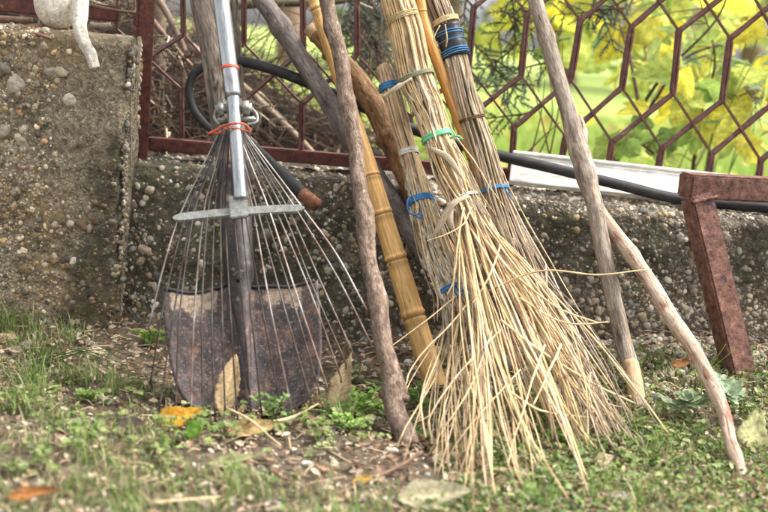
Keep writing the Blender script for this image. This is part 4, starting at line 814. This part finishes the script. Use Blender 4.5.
single('tan folded leaf lying behind the large olive tan leaf', G(465, 470, .004), (.3, .2, .9), (-.2, -1, .3), .03, .02, (.5, .37, .2), 'oval', fold=.6, seed=16)
def scatter(label, group, spots, cols, L0):
    for q, (x, y) in enumerate(spots):
        kx = np.random.RandomState(q+len(spots)*7); o = single(label, G(x, y, .005), (kx.normal(), kx.normal()*.6, .12*abs(kx.normal())+.05), (.3*kx.normal(), -.6, 1), L0*kx.uniform(.75, 1.25), L0*kx.uniform(.35, .6), np.array(cols[q % len(cols)])*kx.uniform(.8, 1.15), ['oval', 'lance', 'heart'][q % 3], fold=kx.uniform(.2, .7), curl=kx.uniform(-.1, .4), twist=.5*kx.normal(), seed=q+40); o['group'] = group
scatter('small dry pale tan leaf, one of those scattered along the foot of the concrete pier', 'dry leaves along the pier foot', [(20, 352), (46, 346), (72, 358), (128, 350), (150, 362), (110, 374), (60, 378), (168, 352), (28, 390)], [(.5, .38, .26), (.42, .3, .2), (.58, .45, .3)], .026)
scatter('small dry pinkish tan leaf, one of those scattered over the clover at the lower right', 'dry leaves over the clover', [(540, 478), (572, 488), (612, 470), (640, 448), (655, 495), (700, 470), (585, 505), (670, 420), (725, 500), (610, 498), (660, 462)], [(.56, .42, .32), (.5, .34, .25), (.6, .48, .36)], .024)
scatter('small dry brown leaf, one of those lying on the bare soil before the bark stick', 'dry leaves on the bare soil', [(330, 470), (300, 480), (360, 462), (275, 460), (385, 480), (250, 500), (410, 470), (345, 500)], [(.36, .24, .15), (.46, .33, .2), (.3, .19, .12)], .024)
# flat stone
k = np.random.RandomState(3)
def flatstone(label, pxs, h, mat='stone', name='flat_stone', tint=(1, 1, 1)):
    o = np.array([G(x, y) for x, y in pxs]); c = o.mean(0); b = MB(); N = 60; oo = cr(np.vstack([o, o[:1]]), N)
    rings = [(1.02, -.004), (1.03, h*.55), (.97, h*.92), (.8, h), (.4, h*1.05), (.02, h*1.06)]
    g = np.stack([c+(oo-c)*a+np.array([0, 0, z]) for a, z in rings]); g = g+.0018*fbm(g*60, 3)[..., None]*np.array([1, 1, .7]); b.grid(g, flip=True, col=tint); return tag(b.build(name, MT[mat]), label, 'stone')
single('large dry olive tan leaf lying flat at the bottom below the brooms', G(396, 499, .010), (1, .16, .1), (-.05, -.75, 1), .09, .042, (.40, .36, .22), 'lance', fold=.22, curl=.06, twist=.3, seed=20, name='fallen_leaf')
def rock(label, x, y, r, col, sq=.6):
    b = MB(); p = G(x, y); V, T = ICO[3]; V = V*(1+.14*vn(V*1.8+x)[:, None]); V = V*np.array([1.15, .85, sq])*r; b.add(p+V+[0, 0, r*sq*.45], None, T, col); return tag(b.build('pebble', MT['pebble']), label, 'stone')
rock('white pebble lying left of the foot of the bark stick', 391, 452, .008, (.66, .6, .52)); rock('tan round stone beside the upright leaf right of the shovel', 319, 406, .008, (.46, .37, .24))
rock('pale stone by the large olive tan leaf among the bristle tips', 455, 478, .009, (.5, .42, .33)); rock('cream stone at the ground right of the broom tips', 500, 474, .010, (.56, .45, .33))
rock('pinkish stone lying below the broom tips', 522, 478, .014, (.42, .31, .26), .5); rock('white pebble on the soil below the shovel', 307, 466, .007, (.68, .63, .56)); rock('grey flattish stone at the bottom below the right broom', 620, 500, .016, (.36, .33, .29), .4)
rock('pale stone lying at the foot of the pier', 95, 356, .013, (.52, .42, .3)); rock('cream stone nearest the left edge by the pier foot', 6, 340, .012, (.5, .38, .27))
for q, (x, y, lab) in enumerate([(402, 464, 'bent reddish twig lying from the bark stick foot to the left')]):
    twig(lab, [G(422, 452, .02), G(400, 466, .008), G(360, 484, .006), G(322, 500, .006)], .0022, (1.7, 1.25, 1.0))
twig('pale dry stalk lying across the weeds in front of the shovel', [G(226, 408, .02), G(250, 420, .022), G(270, 437, .012), G(281, 446, .006)], .0017, (.6, .5, .32), mat='straw', name='dry_stalk', cat='stalk')
twig('long pale stalk lying on the grass at the bottom left', [G(150, 503, .006), G(200, 499, .008), G(226, 496, .006)], .0022, (.6, .5, .32), mat='straw', name='dry_stalk', cat='stalk')
twig('dry forked stalk lying right of the weeds before the shovel', [G(258, 424, .01), G(290, 418, .016), G(318, 404, .02)], .0022, (.6, .5, .3), mat='straw', name='dry_stalk', cat='stalk')
# weeds
def weed(label, x, y, h, n, col, lr, spread=.5, name='weed', leafkind='oval', seed=0, lean=(0, 0)):
    kx = np.random.RandomState(seed); p0 = G(x, y); r = thing(name, p0, label, 'plant'); bs = MB(); bl = MB()
    for i in range(n):
        d = unit(np.array([spread*kx.normal()+lean[0], .6*spread*kx.normal()+lean[1], 1])); L = h*kx.uniform(.5, 1.1); st = cr([p0+[.006*kx.normal(), .006*kx.normal(), 0], p0+d*L*.55, p0+d*L+[d[0]*L*.3, 0, -.1*L]], 10)
        bs.tube(st, .0007, 5, col=np.array(col)*.9)
        for j in range(4, 10):
            for s in (-1, 1):
                if kx.uniform() < .25: continue
                dd = unit(np.array([s*kx.uniform(.4, 1), .6*kx.normal(), .4*kx.normal()+.3])); l = lr*kx.uniform(.6, 1.2)
                bl.grid(orient(leafsurf(l, l*.62, .2, -.1, leafkind, 7, 5, seed=i), st[j], dd, np.array([.3*kx.normal(), -.5, 1])), col=np.array(col)*kx.uniform(.75, 1.3))
    bs.build('stems', MT['leaf'], r); bl.build('leaves', MT['leaf'], r); return r
weed('feathery bluish green weed growing in front of the shovel blade', 275, 424, .05, 7, (.2, .3, .1), .009, .5, seed=1, leafkind='lance')
weed('bright clover clump growing left of the bark stick foot', 366, 416, .04, 12, (.2, .33, .06), .0105, .75, seed=2, name='clover_plant')
weed('small clover clump growing right of the shovel under the curled leaf', 345, 432, .03, 8, (.22, .36, .07), .009, .8, seed=3, name='clover_plant')
weed('small light green weed growing under the left bristles', 418, 410, .035, 8, (.16, .27, .06), .009, .8, seed=4)
weed('grey green dandelion rosette growing at the foot of the frame leg', 722, 398, .028, 10, (.36, .46, .3), .022, 1.2, seed=5, name='rosette_plant', leafkind='lobed')
weed('grey green rosette of lobed leaves left of the pale yellow leaf', 690, 408, .02, 8, (.38, .47, .29), .02, 1.3, seed=6, name='rosette_plant', leafkind='lobed')
weed('small bright leaved weed at the wall foot by the pier', 150, 345, .03, 7, (.2, .32, .06), .010, .8, seed=7)
weed('low clover tuft on the grass left of the grey brown leaf', 82, 402, .025, 9, (.2, .31, .07), .009, 1.0, seed=8, name='clover_plant')
weed('green weed between the broom tips and the leaning stick', 560, 446, .03, 9, (.18, .3, .06), .009, .9, seed=9)
b = MB()
for i in range(16): 
    a = rs.normal()*.8; p = G(40+4*rs.normal(), 365+2*rs.normal()); b.tube(cr([p, p+[.05*a+.03, 0, .022+.01*rs.uniform()], p+[.11*a+.05, -.01, .012]], 9), np.linspace(.0009, .0003, 9), 5, col=np.array([.11, .17, .045])*rs.uniform(.8, 1.3))
tag(b.build('grass_tuft', MT['grass']), 'long bladed grass tuft lying over at the pier foot', 'grass tuft')
b = MB(); p = px(704, 400, -.14); p = G(700, 398)
for e in ((726, 344), (735, 349), (712, 360)): b.tube(cr([p, px(706, 375, -.2), px(e[0], e[1], -.19)], 12), np.linspace(.0012, .0004, 12), 6, col=(.2, .33, .05))
tag(b.build('grass_tuft', MT['grass']), 'bright green grass blades rising beside the steel frame leg', 'grass tuft')

# ------------------------------------------------------------------ behind the fence
# lawn grass
N = 42000; y = .35+5.5*rs.uniform(size=N)**1.6; x = rs.uniform(-1, 1, N)*(1.0+.45*y); P = np.stack([x, y, lawnz(x, y)], -1)
b = MB(); blades(b, P, rs.uniform(.03, .10, N), rs.uniform(.0012, .003, N), mixc(N, [(.2, .34, .04), (.27, .41, .06), (.33, .45, .09), (.42, .46, .14)]), .8, 3)
tag(b.build('lawn_grass', MT['grass'], base=(0, 2, .1)), 'bright green lawn grass growing behind the fence', 'grass', kind='stuff')
N = 1500; y = .4+6*rs.uniform(size=N)**1.3; x = rs.uniform(-.9, 1.1, N)*(1.0+.45*y); b = MB(); leaves(b, np.stack([x, y, lawnz(x, y)+rs.uniform(.01, .06, N)], -1), rs.uniform(.012, .035, N), mixc(N, [(.6, .48, .06), (.5, .42, .12), (.35, .24, .1), (.62, .55, .2)]), .5, .7)
tag(b.build('fallen_leaves', MT['leaf'], base=(0, 2, .1)), 'yellow fallen leaves scattered over the lawn behind the fence', 'leaf litter', kind='stuff')
# dead brush heap
k = np.random.RandomState(12)
def heapz(x, y):
    return np.clip(.40-.5*(x+.27), 0, .62)*smooth(.16, -.02, x)*np.exp(-((y-.55)/.34)**2)
xs = np.linspace(-1.6, .2, 90); ys = np.linspace(.2, 1.1, 50); X, Y = np.meshgrid(xs, ys); Z = .06+np.maximum(heapz(X, Y)-.06, 0)+.035*n2(X, Y, 14)
br = thing('brush_heap', (-.5, .5, .1), 'heap of dead brown brushwood and dry twigs behind the fence at the left', 'brush heap')
MT['heap'] = M('dead_brush', [(.012, .009, .006), (.04, .027, .018), (.085, .06, .04)], 60, coord='obj', bump=1, bdist=.02, rough=1)
b = MB(); b.grid(np.stack([X, Y, Z], -1)); b.build('mound', MT['heap'], br)
b = MB()
for i in range(6500):
    x = k.uniform(-1.2, .12); y = k.uniform(.22, .75); z = .07+max(0, heapz(x, y)-.06)*k.uniform(.75, 1.05); d = unit(np.array([k.normal()*.9+.5, -.4*abs(k.normal()), -.55+.6*k.normal()])); L = k.uniform(.03, .2)
    p = np.array([x, y, z]); q = p+d*L; m_ = (p+q)/2+.14*L*k.normal(size=3); c = np.array([(1.3, 1.1, .95), (2.9, 2.65, 2.35), (1.0, .8, .65), (2.3, 1.6, 1.1), (.5, .42, .36), (2.2, 2.1, 1.9)][k.randint(6)]*np.array([1., 1, 1]))*k.uniform(.6, 1.2)
    b.tube(cr([p, m_, q], 6), np.linspace(1, .4, 6)*k.uniform(.0005, .0009+.002*k.uniform()**3), 5, col=c)
tag(b.build('dry_twigs', MT['twig'], br), kind='stuff')
for pts, r, c, lab in [(((190, 45, .3), (250, 92, .3), (310, 150, .26), (330, 175, .24)), .0075, (2.4, 2.2, 1.9), 'bleached grey dead branch slanting over the brush heap behind the rake'),
                    (((140, -20, .35), (165, 10, .33), (190, 62, .3)), .008, (1.5, 1.3, 1.15), 'thick brown dead branch left of the shovel handle behind the fence'),
                    (((148, 15, .22), (170, 42, .22), (192, 66, .22)), .0055, (1.8, 1.5, 1.35), 'pinkish brown thin branch running into the shovel handle from the left'),
                    (((250, 125, .3), (282, 150, .27), (300, 172, .25)), .007, (.7, .55, .5), 'dark dead branch low on the brush heap'),
                    (((230, 6, .5), (275, 3, .5), (330, 2, .5), (420, -14, .55)), .009, (.75, .8, .5), 'dark mossy branch crossing horizontally at the top behind the grey branch'),
                    (((340, -8, .3), (360, 3, .3), (372, 8, .3)), .002, (4, 4, 4), 'thin pale twig at the top behind the bark stick')]:
    twig(lab, s2(*pts), r, c, name='dead_branch', cat='branch')
# thin bare hanging twigs
b = MB()
def wisp(p, d, L, r, lvl):
    q = [p]; dd = d.copy()
    for s in range(6): dd = unit(dd+.28*k.normal(size=3)+[0, 0, -.06]); q.append(q[-1]+dd*L/6)
    q = np.array(q); b.tube(cr(q, 12), np.linspace(r, r*.45, 12), 5, col=np.array([.8, .68, .58])*k.uniform(.5, 1.4))
    if lvl:
        for s in range(4): wisp(q[k.randint(1, 7)], unit(dd+.9*k.normal(size=3)), L*k.uniform(.4, .65), r*.6, lvl-1)
for (x, y) in [(k.uniform(215, 420), k.uniform(-12, 80)) for _ in range(34)]+[(235, -5), (262, -8), (300, -5), (330, 0), (280, 30), (345, 10), (225, 30), (250, 60), (300, 70), (400, 20), (355, 60)]:
    wisp(px(x, y, .32+.1*k.uniform()), unit(np.array([.55*k.normal()+.3, .2*k.normal(), -1])), .16, .0011, 2)
tag(b.build('bare_shrub', MT['twig']), 'bare shrub with tangled thin twigs behind the grey branch and hose', 'shrub')
# thin stems behind the fence, right
b = MB()
for pts in (((528, 165, .35), (540, 120, .35), (545, 80, .35)), ((534, 165, .4), (552, 120, .4), (548, 60, .4)), ((548, 165, .35), (560, 100, .35), (563, 40, .35)), ((528, 152, .3), (545, 135, .3), (560, 122, .3)), ((552, 165, .4), (538, 105, .4), (524, 60, .4))):
    b.tube(cr(s2(*pts), 14), np.linspace(.0018, .0008, 14), 5, col=(1.2, .9, .7))
tag(b.build('withered_plant', MT['twig']), 'cluster of thin dry stems between the taped broom and the leaning stick', 'plant')
# conifer
con = thing('conifer_shrub', px(455, 160, 1.0)*[1, 1, 0]+[0, 0, .1], 'dark blue green conifer shrub with feathery sprays hanging behind the brooms', 'shrub')
bf = MB(); bs = MB()
def spray(p, d, L, lvl, nrm, tint):
    n = 8; q = [p]; dd = d
    for s in range(n-1): dd = unit(dd+.10*k.normal(size=3)+[0, 0, -.03]); q.append(q[-1]+dd*L/(n-1))
    q = np.array(q)
    if lvl == 0:
        bf.tube(q[::2], [.0006, .0009, .0008, .0003], 4, col=tint*k.uniform(.6, 1.5)); return
    (bs if lvl > 1 else bf).tube(q, np.linspace(.0007+.0009*lvl, .0008, n), 5, col=np.array([.9, .75, .55]) if lvl > 1 else tint*.8)
    sd = unit(np.cross(dd, nrm)); m_ = 11 if lvl > 1 else 13
    for s in range(m_):
        i = min(n-1, 1+int((n-1)*s/m_)); sg = 1 if s % 2 else -1
        spray(q[i], unit(dd*.75+sd*sg*.75+.22*k.normal(size=3)), L*(.42 if lvl > 1 else .27)*(1-.35*s/m_)*k.uniform(.75, 1.2), lvl-1, unit(nrm+.4*k.normal(size=3)), tint)
for (x, y, Yd, dx, dz, L, c) in [(545, -20, .42, -.5, -.8, .15, 0), (510, -10, .42, .3, -1, .12, 0), (560, 60, .38, -.95, -.25, .13, 0), (535, 85, .38, -1, -.15, .12, 1), (530, 112, .36, -.9, -.35, .11, 0), (590, -10, .4, .6, -.5, .12, 2), (625, 8, .4, -1, -.2, .13, 2), (640, -8, .4, -.8, -.5, .10, 2),
                                 (470, -15, .5, -.2, -1, .1, 2), (380, -20, .5, -.15, -1, .16, 0), (355, -20, .55, .2, -1, .14, 2), (400, -5, .55, .25, -1, .14, 0), (370, 20, .5, .3, -.8, .12, 2), (415, 60, .5, -.5, -.7, .1, 0), (490, 60, .4, .5, -.8, .1, 0), (345, 130, .4, .9, -.4, .1, 0), (380, 120, .42, .5, -.8, .1, 1), (375, -10, .45, -.3, -1, .15, 0), (350, -12, .42, .35, -1, .13, 1), (392, -15, .45, -.6, -.9, .12, 0), (366, 30, .46, .9, -.5, .10, 2), (385, 15, .48, -.9, -.5, .11, 0), (360, 70, .45, .8, -.3, .09, 1), (470, 40, .5, .8, -.5, .1, 0), (520, 40, .4, -.7, -.7, .1, 1), (500, 10, .45, .9, -.4, .12, 0)]:
    spray(px(x, y, Yd), unit(np.array([dx, .15*k.normal(), dz])), L, 2, np.array([.2*k.normal(), -1, .2*k.normal()]), np.array([(.11, .14, .10), (.14, .17, .11), (.14, .17, .15)][c]))
for pts in (((372, 30, .5), (385, 70, .48), (398, 110, .45)), ((368, -20, .5), (374, 40, .5), (385, 90, .48)), ((455, 160, 1.0), (450, 60, .9), (446, -60, .8)), ((446, -40, .8), (500, -20, .55), (560, -25, .42)), ((446, -40, .8), (400, -30, .6), (372, -30, .5))):
    bs.tube(cr(s2(*pts), 16), np.linspace(.004, .0022, 16), 6, col=(.8, .6, .5))
bs.build('branches', MT['twig'], con); bf.build('foliage', MT['foliage'], con)
bf = MB(); bs = bf
for i in range(34):
    x_ = k.uniform(-.62, .06); y_ = k.uniform(.22, .42); z_ = max(.14, float(heapz(np.array(x_), np.array(.5)))*k.uniform(.6, 1.02))
    spray(np.array([x_, y_, z_]), unit(np.array([.8+.6*k.normal(), -.3, -.5+.4*k.normal()])), k.uniform(.08, .14), 2, np.array([.2*k.normal(), -1, .3]), np.array([(.22, .15, .10), (.3, .23, .17), (.17, .10, .06)][i % 3]))
tag(bf.build('dry_fronds', MT['foliage'], br), kind='stuff')
# yellow leaved sapling
k = np.random.RandomState(77)
def sapling(name, label, stems, regions, cols, size, kind=('heart', 'lobed'), stemc=(.9, .7, .5)):
    P0 = px(*stems[0][0]); r = thing(name, P0*[1, 1, 0]+[0, 0, .1], label, 'sapling'); bs = MB(); bl = MB()
    allp = []
    for st in stems:
        P = cr(s2(*st), 24); bs.tube(P, np.linspace(.0045, .0014, 24), 7, col=stemc); allp.append(P)
    allp = np.vstack(allp)
    for (x0, x1, y0, y1, Y0, Y1, n) in regions:
        for i in range(n):
            p = px(k.uniform(x0, x1), k.uniform(y0, y1), k.uniform(Y0, Y1)); l = size*k.uniform(.6, 1.25)
            d = unit(np.array([k.normal(), .4*k.normal(), -.5+.5*k.normal()])); nm = unit(np.array([.4*k.normal(), -1, .55+.4*k.normal()]))
            uq = np.linspace(0, 1, 14)[:, None]; qq = np.linspace(-1, 1, 9)[None]; c0_ = np.array(cols[k.randint(len(cols))])*k.uniform(.7, 1.15); c1_ = np.array(cols[k.randint(len(cols))])
            bl_ = smooth(-.1, .5, n2(uq*2.5+0*qq, qq*1.5+0*uq, 1, i*1.3))[..., None]*.55; vv_ = (.86+.2*np.exp(-(qq/.14)**2)+.10*np.sin(uq*34-np.abs(qq)*8))[..., None]
            nm = unit(nm+.45*k.normal(size=3))
            bl.grid(orient(leafsurf(l, l*k.uniform(.65, .95), .15*k.uniform(0, 3), -.16*k.uniform(-.8, 1.8), kind[k.randint(len(kind))], 14, 9, twist=.5*k.normal(), seed=i), p, d, nm), col=(c0_*(1-bl_)+c1_*bl_)*vv_)
            q = allp[np.argmin(np.linalg.norm(allp-p, axis=1))]; bs.tube(cr([q, (p+q)/2+[0, 0, .012], p], 8), np.linspace(.0014, .0006, 8), 5, col=(1.6, 1.7, .8))
    bs.build('stems', MT['twig'], r); bl.build('leaves', MT['bigleaf'], r); return r
YL = [(.78, .68, .1), (.7, .66, .13), (.6, .66, .16), (.82, .7, .09), (.46, .58, .15)]; GL = [(.32, .45, .12), (.42, .54, .15), (.54, .62, .18), (.26, .38, .12)]
sapling('yellow_sapling', 'young yellow leaved tree close behind the fence at the upper right', [((600, 185, .5), (640, 110, .5), (668, 70, .45), (716, 20, .42), (735, -30, .4)), ((606, 180, .55), (655, 100, .5), (690, 55, .5), (768, 35, .5)), ((640, 110, .5), (630, 60, .55), (615, 10, .6)), ((668, 80, .45), (700, 92, .45), (790, 100, .45))],
        [(630, 690, 68, 112, .3, .42, 5), (690, 770, 95, 138, .26, .36, 5), (620, 690, 60, 118, .5, .8, 9), (680, 775, 75, 140, .4, .7, 10), (590, 690, -10, 70, .6, 1.1, 30), (680, 800, -10, 75, .6, 1.1, 24), (735, 768, 5, 50, .45, .5, 3)], YL, .082)
sapling('green_sapling', 'young green leaved tree mixed in behind the yellow one at the right', [((690, 190, .6), (700, 120, .55), (715, 60, .5), (700, 0, .5)), ((690, 190, .6), (650, 150, .45), (625, 140, .42)), ((700, 120, .55), (760, 90, .5))],
        [(610, 670, 115, 160, .35, .5, 8), (690, 780, 50, 150, .4, .9, 24), (600, 690, -10, 60, .7, 1.2, 14), (655, 720, 20, 60, .4, .6, 6), (640, 700, 130, 165, .4, .6, 6)], GL, .055, ('heart', 'oval', 'lobed'))
b = MB()
for i in range(34):
    x0 = k.uniform(700, 790); y0 = k.uniform(40, 130); Y0 = k.uniform(.35, .6); a = R(k.uniform(-40, 30)); L = k.uniform(.03, .075); d = unit(np.array([math.cos(a)*k.choice([-1, 1]), .2*k.normal(), math.sin(a)]))
    b.grid(orient(leafsurf(L, L*.16, .3, -.15, 'lance', 9, 3, seed=i), px(x0, y0, Y0), d, np.array([0, -.6, 1])), col=np.array([.26, .36, .17])*k.uniform(.7, 1.3))
    if i % 4 == 0: b.tube(cr([px(x0, y0, Y0), px(x0-30, y0+60, Y0+.05), px(x0-45, 190, Y0+.1)], 10), np.linspace(.0009, .0016, 10), 5, col=(.3, .4, .2))
tag(b.build('slender_weed', MT['bigleaf']), 'tall weed with narrow grey green leaves behind the rightmost mesh', 'plant')
# far plants
sapling('yellow_shrub', 'blurred yellow shrub on the lawn right of the taped broom', [((560, 90, 2.2), (556, 30, 2.2), (548, -30, 2.2))], [(470, 600, -25, 48, 1.9, 2.6, 70)], [(.68, .55, .05), (.55, .55, .07), (.32, .42, .06)], .10)
sapling('yellow_shrub', 'far yellow green shrub on the lawn behind the saplings', [((700, 80, 3.2), (700, 20, 3.2), (690, -30, 3.2))], [(600, 860, -40, 40, 2.8, 3.8, 120)], [(.6, .55, .07), (.45, .5, .08), (.26, .36, .06), (.6, .55, .35)], .12)
def tree(label, x, Y, h, w, cols, seed, n=900, name='tree'):
    kx = np.random.RandomState(seed); p = px(x, 40, Y); p = np.array([p[0], Y, .1]); r = thing(name, p, label, 'tree'); b = MB()
    P = cr([p, p+[.05*h*kx.normal(), 0, h*.5], p+[.08*h*kx.normal(), 0, h*.9]], 20); b.tube(P, np.linspace(h*.035, h*.008, 20), 10, rough=.15, rs_=6, col=(1.5, 1.2, 1.0)); bl = MB()
    for i in range(9):
        q = P[6+kx.randint(13)]; d = unit(np.array([kx.normal(), kx.normal(), .6])); b.tube(cr([q, q+d*w*.4, q+d*w*.8+[0, 0, .1*h]], 8), np.linspace(h*.01, h*.003, 8), 6, col=(1.4, 1.1, .9))
    cl = [p+np.array([w*.6*kx.normal(), w*.5*kx.normal(), h*(.3+.6*kx.uniform())]) for _ in range(16)]
    N = n; c = np.array(cl)[kx.randint(16, size=N)]+kx.normal(size=(N, 3))*w*.22; c[:, 2] = np.maximum(c[:, 2], .15); leaves(bl, c, kx.uniform(.3, 1, N)*.05*h**.5, mixc(N, cols), 1.0, .7)
    b.build('trunk', MT['twig'], r); bl.build('crown', MT['leaf'], r)
TR = [(.1, .16, .03), (.16, .22, .05), (.24, .26, .06)]; TY = [(.4, .36, .06), (.3, .3, .07), (.2, .26, .05)]
for i, (x, Y, h, w, c, lab) in enumerate([(120, 9, 3.2, 1.1, TR, 'distant green tree far left behind the fence post'), (290, 14, 4, 1.6, TR, 'distant green tree behind the grey branch'), (380, 11, 3, 1.2, TR, 'distant green tree behind the big straw broom'),
        (450, 16, 4.5, 1.8, TY, 'distant yellowing tree behind the taped broom'), (570, 13, 4, 1.6, TR, 'distant green tree behind the leaning stick'), (650, 18, 5, 2.2, TY, 'distant yellowing tree behind the saplings'), (760, 12, 4, 1.6, TR, 'distant green tree at the far right edge'), (200, 20, 5, 2.4, TY, 'distant yellowing tree behind the shovel handle'), (840, 20, 5, 2.4, TR, 'distant green tree beyond the right edge')]):
    tree(lab, x, Y, h, w, c, i+50, 1500)
def trunk(label, pts, r, c): 
    b = MB(); P = cr(s2(*pts), 30); b.tube(P, np.linspace(r*1.15, r*.9, 30), 14, rough=.15, rs_=10, col=c); r_ = thing('tree', P[0]*[1, 1, 0]+[0, 0, .1], label, 'tree'); b.build('trunk', MT['twig'], r_)
trunk('grey brown tree trunk right behind the red fence post', ((160, 175, .42), (158, 80, .42), (156, -60, .42)), .017, (1.3, 1.2, 1.0))
trunk('thin blurred trunk on the lawn between bark stick and straw broom', ((364, 105, 1.6), (363, 40, 1.6), (365, -60, 1.6)), .011, (1.6, 1.2, 1.0))
trunk('pinkish brown blurred trunk on the lawn behind the grey branch', ((290, 62, 3.0), (289, 20, 3.0), (288, -80, 3.0)), .05, (1.7, 1.4, 1.25))
hk = tag

# ------------------------------------------------------------------ light
w = bpy.data.worlds.new('World'); S.world = w; w.use_nodes = True; nt_ = w.node_tree; nt_.nodes.clear()
sky = nt_.nodes.new('ShaderNodeTexSky'); sky.sky_type = 'NISHITA'; sky.sun_disc = False; EL, AZ = 54, 102
sky.sun_elevation = R(EL); sky.sun_rotation = R(180-AZ); sky.air_density = 1; sky.dust_density = 4; sky.ozone_density = 1
hs = nt_.nodes.new('ShaderNodeHueSaturation'); hs.inputs['Saturation'].default_value = .15; nt_.links.new(sky.outputs[0], hs.inputs['Color'])
bg = nt_.nodes.new('ShaderNodeBackground'); bg.inputs['Strength'].default_value = .15; nt_.links.new(hs.outputs[0], bg.inputs[0])
ow = nt_.nodes.new('ShaderNodeOutputWorld'); nt_.links.new(bg.outputs[0], ow.inputs[0])
sd_ = bpy.data.lights.new('sun', 'SUN'); sd_.energy = 1.7; sd_.angle = R(25); sd_.color = (1, .95, .87); so = bpy.data.objects.new('sun', sd_); COL.objects.link(so)
dv_ = Vector((math.sin(R(AZ))*math.cos(R(EL)), -math.cos(R(AZ))*math.cos(R(EL)), math.sin(R(EL)))); so.rotation_euler = dv_.to_track_quat('Z', 'Y').to_euler(); so.location = dv_*5
S.render.engine = 'CYCLES'; S.cycles.max_bounces = 6; S.cycles.diffuse_bounces = 3; S.cycles.transparent_max_bounces = 4
S.view_settings.view_transform = 'Standard'; S.view_settings.look = 'None'; S.view_settings.gamma = 1; S.view_settings.use_curve_mapping = False; S.view_settings.exposure = 1.74
